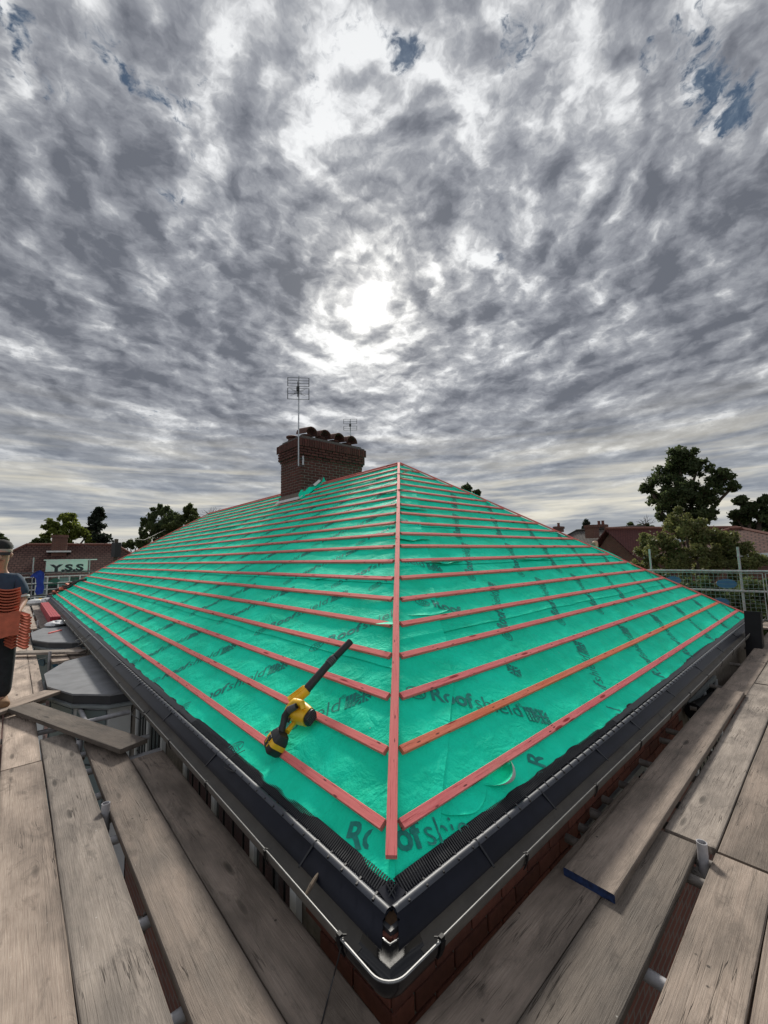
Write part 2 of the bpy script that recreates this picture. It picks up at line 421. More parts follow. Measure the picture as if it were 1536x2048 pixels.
    simple('mortar', (.17, .15, .13), .9, var=.3, scale=20)
    simple('mortar_pale', (.30, .27, .24), .9, var=.3, scale=20)
    simple('mortar_dark', (.10, .09, .085), .9, var=.3, scale=20)
    # brick / tile walls of far houses
    def farbrick(name, c0, c1, mo, s=1.0):
        m, g, b = mat(name); tc = g.node('ShaderNodeTexCoord').outputs['Object']
        x, y, z = g.sep(tc); v = g.comb(g.math('ADD', x, y), z, 0.0)
        n = g.node('ShaderNodeTexBrick'); g.put(n.inputs['Vector'], v)
        n.inputs['Color1'].default_value = (*c0, 1); n.inputs['Color2'].default_value = (*c1, 1); n.inputs['Mortar'].default_value = (*mo, 1)
        n.inputs['Scale'].default_value = 1; n.inputs['Brick Width'].default_value = .225*s; n.inputs['Row Height'].default_value = .075*s; n.inputs['Mortar Size'].default_value = .01*s
        c = g.mix(g.mr(g.noise(tc, 1.4, 4), .35, .7, 0, .4), n.outputs[0], tuple(q*.5 for q in c0))
        g.put(b.inputs['Base Color'], c); b.inputs['Roughness'].default_value = .9
        bump(g, b, n.outputs['Fac'], -.4, .01)
    farbrick('far_brick', (.12, .042, .03), (.17, .062, .042), (.15, .125, .105))
    farbrick('paving', (.10, .045, .035), (.14, .06, .045), (.03, .025, .022), 1.0)
    # tiled roofs of far houses : courses carried by the geometry's own up-slope coordinate
    def fartile(name, c0, c1, w, hgt):
        m, g, b = mat(name); uv = g.node('ShaderNodeTexCoord').outputs['UV']
        n = g.node('ShaderNodeTexBrick'); g.put(n.inputs['Vector'], uv); n.offset = .5
        n.inputs['Color1'].default_value = (*c0, 1); n.inputs['Color2'].default_value = (*c1, 1); n.inputs['Mortar'].default_value = tuple(q*.35 for q in c0)+(1,)
        n.inputs['Scale'].default_value = 1; n.inputs['Brick Width'].default_value = w; n.inputs['Row Height'].default_value = hgt; n.inputs['Mortar Size'].default_value = hgt*.12
        x, y, z = g.sep(uv)
        sl = g.math('FRACT', g.math('DIVIDE', y, hgt))
        c = g.mix(g.mr(g.noise(uv, .9, 5, .6), .3, .7, 0, .45), n.outputs[0], tuple(q*.5+.02 for q in c1))
        g.put(b.inputs['Base Color'], c); b.inputs['Roughness'].default_value = .9; b.inputs['Specular IOR Level'].default_value = .2
        bump(g, b, g.math('SUBTRACT', 1.0, sl), .8, .05)
    fartile('tile_brown', (.085, .042, .034), (.125, .066, .054), .30, .27)
    fartile('tile_maroon', (.10, .032, .030), (.135, .048, .042), .17, .12)
    fartile('tile_grey', (.10, .09, .085), (.15, .135, .125), .25, .2)
    simple('terracotta', (.15, .055, .038), .8, var=.3, scale=12)
    simple('terracotta_sooty', (.10, .042, .032), .8, var=.4, scale=9)
    simple('clay_tile', (.46, .105, .055), .75, var=.22, scale=14)
    # plastics and metal
    m, g, b = mat('gutter_dusty'); tc = g.node('ShaderNodeTexCoord').outputs['Object']
    n = g.noise(tc, 5, 6, .65); d = g.mr(n, .3, .66)
    g.put(b.inputs['Base Color'], g.mix(d, (.075, .070, .064), (.125, .116, .104)))
    g.put(b.inputs['Roughness'], .6); bump(g, b, g.noise(tc, 120, 3, .7), .2, .001)
    simple('plastic_black', (.012, .013, .016), .30, var=.3, bmp=.05, spec=.5)
    simple('plastic_gloss', (.010, .010, .012), .14, var=.2, bmp=.03, spec=.6)
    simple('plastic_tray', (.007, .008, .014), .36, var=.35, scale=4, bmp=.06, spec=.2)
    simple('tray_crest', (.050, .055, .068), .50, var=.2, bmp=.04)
    simple('comb_plastic', (.016, .017, .02), .35, var=.2, bmp=0)
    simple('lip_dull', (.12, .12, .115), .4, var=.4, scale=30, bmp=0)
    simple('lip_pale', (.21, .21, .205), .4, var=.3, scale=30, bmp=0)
    simple('galv', (.36, .355, .37), .5, .2, var=.25, scale=14, bmp=.2)
    simple('galv_rust', (.20, .18, .165), .6, .3, var=.4, scale=16, bmp=.3)
    simple('steel_dark', (.06, .062, .065), .5, .5, var=.2)
    simple('alu', (.42, .43, .45), .4, .7, var=.15)
    simple('mesh_wire', (.20, .22, .23), .5, .4, var=.1, bmp=0)
    simple('oval_blue', (.03, .09, .22), .5, var=.15)
    simple('oval_green', (.02, .09, .07), .5, var=.15)
    simple('upvc', (.62, .64, .65), .35, var=.08, bmp=.02)
    simple('frame_grey', (.21, .235, .24), .45, var=.12)
    simple('lead_grey', (.18, .185, .195), .55, .0, var=.22, scale=5, bmp=.25, bscale=14)
    simple('lead_edge', (.035, .036, .04), .5, var=.2)
    simple('flash_white', (.66, .67, .66), .6, var=.12)
    simple('banner_white', (.60, .66, .62), .6, var=.06, scale=3)
    simple('banner_ink', (.02, .022, .03), .6, var=.05)
    simple('white_paint', (.66, .67, .66), .5, var=.08)
    simple('blue_cloth', (.02, .045, .30), .85, var=.3, scale=9)
    simple('navy_cloth', (.028, .050, .085), .9, var=.25, scale=12, bmp=.4)
    simple('dark_denim', (.018, .020, .024), .9, var=.3, scale=16, bmp=.5)
    simple('cap_black', (.016, .015, .015), .85, var=.2)
    simple('band_pale', (.50, .40, .34), .7, var=.1)
    simple('skin', (.50, .27, .19), .55, var=.12, scale=10)
    simple('boot_tan', (.22, .12, .06), .8, var=.25, scale=20)
    simple('hair_grey', (.22, .17, .14), .9, var=.2)
    simple('yellow_plastic', (.80, .47, .02), .38, var=.14, scale=10, bmp=.1)
    simple('rubber_black', (.020, .020, .022), .5, var=.25, scale=20)
    simple('grip_grey', (.075, .078, .085), .5, var=.2)
    simple('red_timber', (.34, .030, .045), .75, var=.3, scale=8)
    simple('bag_white', (.62, .63, .64), .55, var=.1)
    simple('blue_end', (.010, .026, .085), .7, var=.7, scale=40)
    simple('wood_raw', (.20, .12, .07), .85, var=.4, scale=20)
    simple('bark', (.085, .065, .05), .95, var=.3, scale=10)
    simple('twig_wood', (.12, .09, .065), .95, var=.4, scale=50)
    simple('stone_grit', (.30, .25, .22), .95, var=.3, scale=30)
    simple('earth', (.075, .072, .05), .95, var=.4, scale=.2, bmp=0)
    # glass
    m, g, b = mat('glass_dark'); b.inputs['Base Color'].default_value = (.02, .026, .028, 1); b.inputs['Roughness'].default_value = .06; b.inputs['Specular IOR Level'].default_value = .8
    m, g, b = mat('glass_pale'); b.inputs['Base Color'].default_value = (.16, .21, .23, 1); b.inputs['Roughness'].default_value = .1; b.inputs['Specular IOR Level'].default_value = .8
    m, g, b = mat('glass_blue'); b.inputs['Base Color'].default_value = (.02, .10, .17, 1); b.inputs['Roughness'].default_value = .08
    m, g, b = mat('skylight'); b.inputs['Base Color'].default_value = (.55, .62, .66, 1); b.inputs['Roughness'].default_value = .08; b.inputs['Specular IOR Level'].default_value = 1
    # leaves
    for name, c0, c1 in (('leaf_dark', (.032, .046, .018), (.080, .105, .038)), ('leaf_mid', (.038, .052, .018), (.085, .105, .034)), ('leaf_olive', (.075, .082, .028), (.165, .172, .062)),
                         ('leaf_lime', (.075, .095, .016), (.17, .20, .04)), ('leaf_conifer', (.008, .014, .009), (.022, .032, .018)), ('leaf_hedge', (.03, .05, .016), (.10, .13, .045))):
        m, g, b = mat(name); at = g.node('ShaderNodeAttribute'); at.attribute_name = 'tone'
        g.put(b.inputs['Base Color'], g.mix(at.outputs['Fac'], c0, c1)); b.inputs['Roughness'].default_value = .6; b.inputs['Specular IOR Level'].default_value = .3
        tr = g.node('ShaderNodeBsdfTranslucent'); g.put(tr.inputs[0], g.mix(at.outputs['Fac'], tuple(1.6*q for q in c0), tuple(1.7*q for q in c1)))
        mx = g.node('ShaderNodeMixShader'); mx.inputs[0].default_value = .38; g.l.new(b.outputs[0], mx.inputs[1]); g.l.new(tr.outputs[0], mx.inputs[2])
        g.l.new(mx.outputs[0], [n for n in m.node_tree.nodes if n.type == 'OUTPUT_MATERIAL'][0].inputs[0])
make_materials()
M = MATS

# ------------------------------------------------------------------ ground
GZ = -5.3
gr = MB().add([(-900, -900, GZ), (900, -900, GZ), (900, 900, GZ), (-900, 900, GZ)], [(0, 1, 2, 3)]).build('ground', M['earth']); gr['kind'] = 'structure'
pv = MB().add([(-4, -4, GZ+.01), (14, -4, GZ+.01), (14, 30, GZ+.01), (-4, 30, GZ+.01)], [(0, 1, 2, 3)]).build('paved_path', M['paving']); pv['kind'] = 'structure'

# ------------------------------------------------------------------ the house under repair
TAN = .68124; TH = math.atan(TAN); CT, ST = math.cos(TH), math.sin(TH)
W, LH = 10.290, 22.005; PK = W/2; VTOP = PK/CT
def S(face, u, v, h):
    a = v*CT - h*ST; z = v*ST + h*CT
    if face == 'L': return np.stack(np.broadcast_arrays(a, u, z), -1)
    if face == 'R': return np.stack(np.broadcast_arrays(u, a, z), -1)
    if face == 'B': return np.stack(np.broadcast_arrays(W-a, u, z), -1)
    return np.stack(np.broadcast_arrays(u, LH-a, z), -1)
def NRM(face): return {'L': (-ST, 0, CT), 'R': (0, -ST, CT), 'B': (ST, 0, CT), 'F': (0, ST, CT)}[face]
LAPS = {'L': [.214, 1.20, 2.13, 3.10, 4.05, 5.0, VTOP], 'R': [.214, 1.43, 2.40, 3.35, 4.3, 5.3, VTOP], 'B': [.24, 2.3, 4.3, VTOP], 'F': [.24, 2.3, 4.3, VTOP]}
GAUGE, V0 = .30249, 1.26485*.30249
def lap_edge(face, i, u):
    base = LAPS[face][i]
    k = 0 if face == 'L' else 50
    return base + (.010*pnoise(u*2.3+i*9+k, u*0+3.3) + .020*pnoise(u*.7+i*5+k, u*0+7.7))
def wrink(face, u, v):
    k = {'L': 0, 'R': 31, 'B': 61, 'F': 91}[face]
    sgn = 1 if face == 'L' else -1
    wx = u + .25*pnoise(u*1.7+k, v*1.7); wy = v + .25*pnoise(u*1.7+k+9, v*1.7+4)
    a = pnoise(wx*1.3+k, wy*2.2)*.016
    b = (0.35-np.abs(pnoise((wx*1.0+sgn*wy*1.4)*1.9+k, (wy-wx*.4)*1.1+5)))*.018      # diagonal creases
    c = pnoise(wx*7+k, wy*9)*.0050
    tight = np.abs(((v-V0)/GAUGE+.5) % 1.0 - .5)*2          # 0 at a batten, 1 between
    return (a+b+c)*(0.35+.65*tight)
def H(face, u, v):
    """height of the top sheet of the membrane"""
    h = -.030 + wrink(face, u, v)
    st = np.zeros_like(h)
    L = LAPS[face]
    for i in range(1, len(L)-1):
        e = lap_edge(face, i, u)
        d = v-e
        st = np.where((d >= 0) & (d < .2), .0095*(1-d/.2), st)
    return h+st
def SHEET(face, i, u, v):
    h = -.030 + wrink(face, u, v)
    if i > 0:
        d = v-lap_edge(face, i, u)
        h = h + .0095*np.clip(1-d/.2, 0, 1)
    h = h - .002*np.clip((v-LAPS[face][i+1])/.1, 0, 1)
    return h

house = thing('house', (W/2, LH/2, GZ), 'brick house whose hipped roof is stripped to green membrane and pink battens', 'house')

def membranes():
    for face, Lu in (('L', LH), ('R', W), ('B', LH), ('F', W)):
        L = LAPS[face]; fine = face in 'LR'
        n = 560 if face == 'L' else (420 if face == 'R' else 40)
        s = np.linspace(0, 1, n); s = s**(1.9 if face == 'L' else 1.45) if fine else s
        for i in range(len(L)-1):
            top = L[i+1] + (.10 if i < len(L)-2 else -.004)
            nv = max(8, int((top-L[i])/(.016+.007*i))) if fine else 8
            vv = np.linspace(0, 1, nv)
            Sg, Vg = np.meshgrid(s, vv, indexing='ij')
            v = L[i] + (top-L[i])*Vg
            u = v*CT + (Lu-2*v*CT)*Sg
            e = lap_edge(face, i, u)
            v = v + (e-L[i])*(1-Vg)
            if i == 0 and face == 'L': v = v + (1-Vg)*.012*pnoise(u*3, u*0+1)
            h = SHEET(face, i, u, v)
            if i == 0: h = h + (1-Vg)**4*.006*(1+2*pnoise(u*4.0, u*0+2.2))
            P = S(face, u, v, h) - np.array([W/2, LH/2, GZ])
            o = grid_mesh('membrane_sheet', P, M['membrane'], house)
            me = o.data; nz = me.polygons[0].normal.z
            if nz < 0: me.flip_normals()
            md = None
membranes()
# strip of the same membrane folded over the near hip, on the right-hand slope
def hip_strip():
    s = np.linspace(0, 1, 60); v = np.concatenate([np.linspace(.26, 3.0, 260), np.linspace(3.02, 6.0, 120)])
    Sg, V = np.meshgrid(s, v, indexing='ij')
    wd = .62 + .10*pnoise(V*1.3, V*0+1.5) + .05*pnoise(V*4, V*0+8) - .04*V
    wd = np.where(V < 1.0, wd*(.35+.65*(V/1.0)), wd)
    wd = np.clip(wd, .03, 3)
    u = V*CT + .004 + wd*Sg
    h = H('R', u, V) + .0035 + .006*Sg**6*(1+pnoise(V*5, V*0)) + .004*np.abs(pnoise(u*3+V*2, V*5))
    P = S('R', u, V, h) - np.array([W/2, LH/2, GZ])
    o = grid_mesh('hip_membrane_strip', P, M['membrane'], house)
    if o.data.polygons[0].normal.z < 0: o.data.flip_normals()
hip_strip()

# ---- printed lettering -------------------------------------------------
def text_tris(body, size, bold=0., shear=0., res=3):
    cu = bpy.data.curves.new('lettering', 'FONT'); cu.body = body; cu.size = size; cu.offset = bold; cu.shear = shear; cu.resolution_u = res; cu.fill_mode = 'FRONT'
    o = bpy.data.objects.new('lettering', cu); COL.objects.link(o)
    dg = bpy.context.evaluated_depsgraph_get(); me = bpy.data.meshes.new_from_object(o.evaluated_get(dg))
    bpy.data.objects.remove(o)
    bm = bmesh.new(); bm.from_mesh(me); bmesh.ops.triangulate(bm, faces=bm.faces)
    bpy.data.meshes.remove(me)
    return bm
def bm_arr(bm):
    bm.verts.index_update()
    return np.array([v.co[:2] for v in bm.verts]), [tuple(v.index for v in f.verts) for f in bm.faces]
def cut(bm, step=.05):
    xs = [v.co.x for v in bm.verts]; ys = [v.co.y for v in bm.verts]
    for ax, lo, hi in ((0, min(xs), max(xs)), (1, min(ys), max(ys))):
        q = lo+step
        while q < hi:
            co = [0, 0, 0]; co[ax] = q; no = [0, 0, 0]; no[ax] = 1
            bmesh.ops.bisect_plane(bm, geom=bm.verts[:]+bm.edges[:]+bm.faces[:], plane_co=co, plane_no=no); q += step
    bmesh.ops.triangulate(bm, faces=[f for f in bm.faces if len(f.verts) > 3])
def block():
    """one repeat of the roll's print: (verts2d, tris) dark, and light pieces laid over it"""
    V = []; F = []
    def put(bm, ox=0, oy=0, rot=0):
        a, f = bm_arr(bm); bm.free()
        c, s = math.cos(rot), math.sin(rot)
        a = np.stack([a[:, 0]*c - a[:, 1]*s + ox, a[:, 0]*s + a[:, 1]*c + oy], 1)
        o = sum(len(q) for q in V); V.append(a); F.extend([tuple(i+o for i in t) for t in f])
        return a[:, 0].max()
    b1 = text_tris('Roof', .168, .0042); cut(b1); x1 = put(b1)
    b2 = text_tris('shield', .172, -.0012); cut(b2); x2 = put(b2, x1+.006)
    b3 = text_tris('\u00ae', .05); x3 = put(b3, x2+.004, .095)
    fx = x2+.035; fw, fh = .20, .125
    bm = bmesh.new()
    def poly(pts): bm.faces.new([bm.verts.new((p[0], p[1], 0)) for p in pts])
    # words half: a dark grid with pale bars left open
    for k in range(3):
        x = fx + .006 + k*.029; poly([(x, -.02), (x+.024, -.02), (x+.024, fh-.02), (x, fh-.02)])
    # flag half
    cx, cy, hw, hh = fx+.148, fh/2-.02, .056, fh/2
    poly([(cx-.009, cy-hh), (cx+.009, cy-hh), (cx+.009, cy+hh), (cx-.009, cy+hh)])
    poly([(cx-hw, cy-.009), (cx-.011, cy-.009), (cx-.011, cy+.009), (cx-hw, cy+.009)]); poly([(cx+.011, cy-.009), (cx+hw, cy-.009), (cx+hw, cy+.009), (cx+.011, cy+.009)])
    for sx in (-1, 1):
        for sy in (-1, 1):
            poly([(cx+sx*.016, cy+sy*hh), (cx+sx*.016, cy+sy*.026), (cx+sx*(hw-.012), cy+sy*hh)][::sx*sy])
            poly([(cx+sx*hw, cy+sy*(hh-.010)), (cx+sx*.022, cy+sy*.016), (cx+sx*hw, cy+sy*.016)][::sx*sy])
    bmesh.ops.triangulate(bm, faces=bm.faces); cut(bm, .045); put(bm)
    # oval with a leaf-like row of strokes
    bm = bmesh.new(); n = 28; lx, ly, a, b = -.105, .035, .075, .052
    ring = [[bm.verts.new((lx+(a-t)*math.cos(2*math.pi*k/n), ly+(b-t)*math.sin(2*math.pi*k/n), 0)) for k in range(n)] for t in (0, .008)]
    for k in range(n): bm.faces.new((ring[0][k], ring[0][(k+1) % n], ring[1][(k+1) % n], ring[1][k]))
    for k in range(4):
        x = lx-.042+k*.022
        for sg in (-1, 1): poly([(x, ly+sg*.002), (x+.008, ly+sg*.002), (x+.030, ly+sg*.030), (x+.022, ly+sg*.030)][::sg])
    bmesh.ops.triangulate(bm, faces=bm.faces); put(bm)
    dark = (np.concatenate(V), F)
    V2 = []; F2 = []
    for k, wds in enumerate(('MADE', 'IN THE', 'UK')):
        t = text_tris(wds, .026 if k != 1 else .022, .0006); ar, f = bm_arr(t); t.free()
        # rotate a quarter turn so that the words read upwards
        a2 = np.stack([-ar[:, 1] + fx + .026 + k*.029, ar[:, 0] - .014], 1)
        o = sum(len(q) for q in V2); V2.append(a2); F2.extend([tuple(i+o for i in q) for q in f])
    return dark, (np.concatenate(V2), F2), x2+.24
DARK, LIGHT, BLEN = block()
def lay(face, blocks):
    outs = {}
    for key, (A, F) in (('dark', DARK), ('light', LIGHT)):
        vs_, fs_ = [], []; o = 0; F = np.array(F)
        for (u0, v0, ang, alim, strip) in blocks:
            if key == 'light' and (u0 > 4.5): continue
            c, s = math.cos(ang), math.sin(ang)
            du = A[:, 0]*c - A[:, 1]*s; dv = A[:, 0]*s + A[:, 1]*c
            u = u0 - du if face == 'L' else u0 + du; v = v0 + dv
            Lu = LH if face == 'L' else W
            e0 = lap_edge(face, 0, u)
            ok = (v > e0-.002) & (v < VTOP-.1) & (u > v*CT+.008) & (u < Lu-v*CT-.01) & (A[:, 0] >= alim[0]) & (A[:, 0] <= alim[1])
            h = H(face, u, v) + .012*np.exp(-np.maximum(v-.21, 0)/.05) + .0022 + .0006*np.clip(u, 0, 9) + (.0058 if strip else 0) + (.0012 if key == 'light' else 0)
            f = F[ok[F].all(1)]
            if not len(f): continue
            vs_.append(S(face, u, v, h)); fs_.append(f+o); o += len(A)
        if not vs_: continue
        P = np.concatenate(vs_) - np.array([W/2, LH/2, GZ]); f = np.concatenate(fs_)
        if face == 'L': f = f
        me = bpy.data.meshes.new('printed_lettering'); me.from_pydata(P.tolist(), [], f.tolist()); me.materials.append(M['print_ink' if key == 'dark' else 'print_ground'])
        me.update(); ob = link('printed_lettering', me, house); ob['kind'] = 'stuff'
        bm = bmesh.new(); bm.from_mesh(me); bmesh.ops.delete(bm, geom=[v for v in bm.verts if not v.link_faces], context='VERTS')
        for f_ in bm.faces:
            if f_.normal.z < 0: f_.normal_flip()
        bm.to_mesh(me); bm.free()
FULL = (-9, 9)
bl = []
for row, (ustart, vstart, pitch) in enumerate(((1.74, .285, 1.14), (1.93, 1.255, 1.13), (1.50+1.12, 2.12, 1.13), (3.1, 3.02, 1.13), (3.7, 3.95, 1.14), (4.6, 4.9, 1.14))):
    k = 0
    while ustart + k*pitch < LH-vstart*CT:
        bl.append((ustart+k*pitch, vstart, R(43), FULL, False)); k += 1
bl.append((.525, .205, R(28), (0, .28), False))     # letters that run over the hip at the corner
bl.append((1.95, 2.12, R(43), FULL, False))
lay('L', bl)
br = []
for row, (ustart, vstart, pitch) in enumerate(((1.51, .215, 1.30), (2.60, 1.28, 1.13), (3.1, 2.18, 1.13), (3.9, 3.12, 1.14), (4.9, 4.1, 1.14))):
    k = 0
    while ustart + k*pitch < W-vstart*CT:
        br.append((ustart+k*pitch, vstart, R(45), FULL if (row or k) else (-.2, .17), False)); k += 1
br.append((1.51, .215, R(45), (.84, 9), False))
for q in ((.12, .372, R(-19), (.17, .62), True), (1.10, .905, R(-30), FULL, True), (1.93, 1.74, R(-27), (-9, .40), True), (1.72, 2.62, R(-20), FULL, True), (2.75, 3.55, R(-25), (-9, .5), True)): br.append(q)
lay('R', br)

# ---- battens ------------------------------------------------------------
def placed_bar(name, a, b, w, h, up, m, parent, seg=1, bow=.0, cham=.0015, root=None):
    """a sawn length along its own X axis, placed by rotation"""
    a = Vector(a); b = Vector(b); L = (b-a).length; x = (b-a).normalized(); up = Vector(up); y = up.cross(x).normalized(); z = x.cross(y)
    c = cham; prof = [(-w/2+c, -h/2), (w/2-c, -h/2), (w/2, -h/2+c), (w/2, h/2-c), (w/2-c, h/2), (-w/2+c, h/2), (-w/2, h/2-c), (-w/2, -h/2+c)]
    v = []; f = []
    ph = random.random()*9
    for i in range(seg+1):
        t = i/seg; dy = bow*math.sin(t*5+ph) if seg > 1 else 0; dz = bow*.5*math.sin(t*7+ph*2) if seg > 1 else 0
        for p in prof: v.append((-L/2+t*L, p[0]+dy, p[1]+dz))
    for i in range(seg):
        for k in range(8): f.append((i*8+k, i*8+(k+1) % 8, (i+1)*8+(k+1) % 8, (i+1)*8+k))
    f.append(tuple(range(8))); f.append(tuple(seg*8+k for k in reversed(range(8))))
    me = bpy.data.meshes.new(name); me.from_pydata(v, [], f)
    for q in (m if isinstance(m, list) else [m]): me.materials.append(q)
    bm = bmesh.new(); bm.from_mesh(me); bmesh.ops.recalc_face_normals(bm, faces=bm.faces); bm.to_mesh(me); bm.free()
    o = link(name, me, parent)
    mw = Matrix.Translation((a+b)/2) @ Matrix((x, y, z)).transposed().to_4x4()
    if parent is not None: mw = Matrix.Translation(-world_loc(parent)) @ mw
    o.matrix_basis = mw
    return o
BW, BH = .046, .025
def battens(face, Lu, gap0, rows):
    for k in rows:
        v = V0 + k*GAUGE
        if v > VTOP-.04: break
        u0 = v*CT + gap0; u1 = Lu - v*CT - .03
        q = u0
        first = True
        while q < u1-.05:
            ln = random.uniform(3.3, 4.9)
            if face == 'R' and k < 6: ln = 12
            e = min(u1, q+ln)
            if u1-e < .9: e = u1
            segs = [(q, e)]
            if face == 'L' and v > 5.30 and q < 9.36 and e > 8.23:       # interrupted by the chimney stack
                segs = [s_ for s_ in ((q, 8.21), (9.38, e)) if s_[1]-s_[0] > .1]
            for (qa, qb) in segs:
                dv = random.uniform(-.003, .003)
                A = S(face, qa, v+dv, -BH/2+.002); B = S(face, qb-.004, v+random.uniform(-.003, .003), -BH/2+.002)
                o = placed_bar('batten', A, B, BW, BH, NRM(face), M['batten_orange' if (face == 'R' and k == 1) else 'batten_red'], house, seg=6, bow=.003)
                if face == 'R' and k == 1: o['label'] = 'orange-brown batten with bold grain, second from the eave'
            q = e
battens('L', LH, .062, range(0, 20)); battens('R', W, .062, range(0, 20))
battens('B', LH, .05, range(0, 20, 1)); battens('F', W, .05, range(0, 20, 1))
def hip_pt(q, dz=0): return (q, q, TAN*q+dz)
hz_ = .004
def hip_batten(qa, qb, m): placed_bar('hip_batten', hip_pt(qa, hz_), hip_pt(qb, hz_), .050, .026, (-1, -1, 2*1/TAN if False else 2.0), m, house, seg=4, bow=.003)
hip_batten(.243, 1.332, M['batten_red']); hip_batten(1.335, PK-.02, M['batten_red'])
for sgn in (0, 1):
    if sgn == 0: a = (W-.24, .24, TAN*.24-.004); b = (PK+.02, PK-.02, TAN*PK-.004)
    else: a = (.24, LH-.24, TAN*.24-.004); b = (PK-.02, LH-PK+.02, TAN*PK-.004)
    placed_bar('hip_batten', a, b, .046, .025, (0, 0, 1), M['batten_red'], house, seg=6, bow=.004)
placed_bar('ridge_batten', (PK, PK+.03, TAN*PK-.002), (PK, 8.20, TAN*PK-.002), .046, .025, (0, 0, 1), M['batten_red'], house, seg=4, bow=.003)
placed_bar('ridge_batten', (PK, 9.39, TAN*PK-.002), (PK, LH-PK, TAN*PK-.002), .046, .025, (0, 0, 1), M['batten_red'], house, seg=6, bow=.004)

# ---- eaves trays, combs, gutters ---------------------------------------
def sweep(prof, us, face, closed=False):
    """prof: (p, z) list; us: positions along the eave"""
    P = []
    for u in us:
        for (p, z) in prof:
            wob = .004*math.sin(u*.9+(0 if face == 'L' else 2)) if p > .08 else 0
            P.append((p, u, z+wob) if face == 'L' else (u, p, z+wob))
    n = len(prof); F = []
    for i in range(len(us)-1):
        for k in range(n-1 + (1 if closed else 0)):
            F.append((i*n+k, i*n+(k+1) % n, (i+1)*n+(k+1) % n, (i+1)*n+k))
    if closed: F.append(tuple(range(n))); F.append(tuple((len(us)-1)*n+k for k in reversed(range(n))))
    return P, F
TRAY = [(.212, .113), (.150, .092), (.134, .088), (.128, .094), (.120, .0985), (.111, .096), (.104, .088), (.085, .076), (.055, .058), (.034, .041),
        (.033, .037), (.055, .053), (.086, .072), (.106, .084), (.120, .092), (.134, .083), (.150, .087), (.212, .108)]
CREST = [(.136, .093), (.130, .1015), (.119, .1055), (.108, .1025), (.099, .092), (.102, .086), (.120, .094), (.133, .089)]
for face, Lu in (('L', LH), ('R', W)):
    u = .045; first = True; i = 0
    bounds = [.045, .64, 1.9, 3.0, 4.25, 5.5, 7.0, 8.5, 10, 12, 14, 16, 18, 20, 21.9] if face == 'L' else [.045, .52+.15, 1.28, 2.05, 2.75, 3.8, 5.0, 6.3, 7.6, 8.9, 10.2]
    for a, b in zip(bounds[:-1], bounds[1:]):
        n = 8
        us = list(np.linspace(a, b-.003, n))
        P, F = sweep(TRAY, us, face, True)
        if i == 0:      # mitred end at the corner
            P = [((p[0], p[1]+p[0]*.95, p[2]) if face == 'L' else (p[0]+p[1]*.95, p[1], p[2])) if k < len(TRAY) else p for k, p in enumerate(P)]
        tray = MB().add(P, F).build('eaves_tray', M['plastic_tray'], house, smooth=True)
        P, F = sweep(CREST, us, face, True)
        if i == 0: P = [((p[0], p[1]+p[0]*.95, p[2]) if face == 'L' else (p[0]+p[1]*.95, p[1], p[2])) if k < len(CREST) else p for k, p in enumerate(P)]
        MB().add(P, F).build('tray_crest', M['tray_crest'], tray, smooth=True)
        if i > 0:       # lapped joint : a raised collar
            big = [(.135, .100), (.120, .107), (.105, .1), (.085, .084), (.024, .038), (.022, .034), (.086, .078), (.108, .093), (.120, .099), (.133, .092)]
            P, F = sweep(big, [a-.005, a+.005], face, True); MB().add(P, F).build('joint_collar', M['plastic_black'], tray, smooth=False)
        if b < 9.5:
            q = math.ceil(max(a+.03, .20 if i == 0 else 0)/.105)*.105
            while q < b-.03:
                m_ = MB(); A = (.137, q+.007, .1015); B = (.100, q-.007, .0985)
                if face == 'R': A = (A[1], A[0], A[2]); B = (B[1], B[0], B[2])
                m_.bar(A, B, .0085, .012)
                m_.build('slot_clip', M['plastic_gloss'], tray)
                q += .105
        i += 1
    # comb filler
    cm = MB(); q = .17
    while q < 3.0:
        lift = .006*math.sin(q*9) + .004*math.sin(q*23); w = .0056
        k_ = min(1, q/2.4); A, B, C_ = (.208-.018*k_, .121-.010*k_+lift*.3), (.178, .110-.003*k_+lift*.4), (.146, .0965)
        lean = .012*math.sin(q*3.1)
        def P3(p, z, du=0): return (p, q+du, z) if face == 'L' else (q+du, p, z)
        cm.bar(P3(*A, lean), P3(*B, lean*.5), w, .003); cm.bar(P3(*B, lean*.5), P3(*C_), w, .003)
        q += .0135
    cm.build('comb_teeth', M['comb_plastic'], house, kind='stuff', fix=False)
    wavy = MB(); us = np.linspace(2.6, Lu-.25, 200)
    P = []; F = []
    for j, uu in enumerate(us):
        lf = .012*math.sin(uu*2.2)+.01*math.sin(uu*5.3)
        for (p, z) in ((.189+lf*.3, .1125), (.17, .107+lf*.3), (.146, .096)):
            P.append((p, uu, z) if face == 'L' else (uu, p, z))
    for j in range(len(us)-1):
        for k in range(2): F.append((j*3+k, j*3+k+1, j*3+k+4, j*3+k+3))
    wavy.add(P, F).build('comb_strip', M['comb_plastic'], house, smooth=True)
# fascia and soffit
fb = MB(); fb.prism([(.082, .082), (W-.08, .082), (W-.08, .10), (.10, .10), (.10, LH-.08), (.082, LH-.08)], -.085, .07); fb.build('fascia', M['lead_edge'], house)
fb = MB(); fb.prism([(.101, .101), (W-.1, .101), (W-.1, .20), (.20, .20), (.20, LH-.1), (.101, LH-.1)], -.070, -.055); fb.build('soffit', M['frame_grey'], house)
# wood that shows in the gap between the trays
wb = MB(); wb.bar((.10, .10, .0), (.20, .20, .045), .045, .07); wb.build('hip_rafter', M['wood_raw'], house)
wb = MB(); wb.box((.085, .10, .045), (.03, .04, .02), .5); wb.box((.105, .085, .040), (.04, .03, .02), .3); wb.build('broken_mortar', M['brick_red'], house)

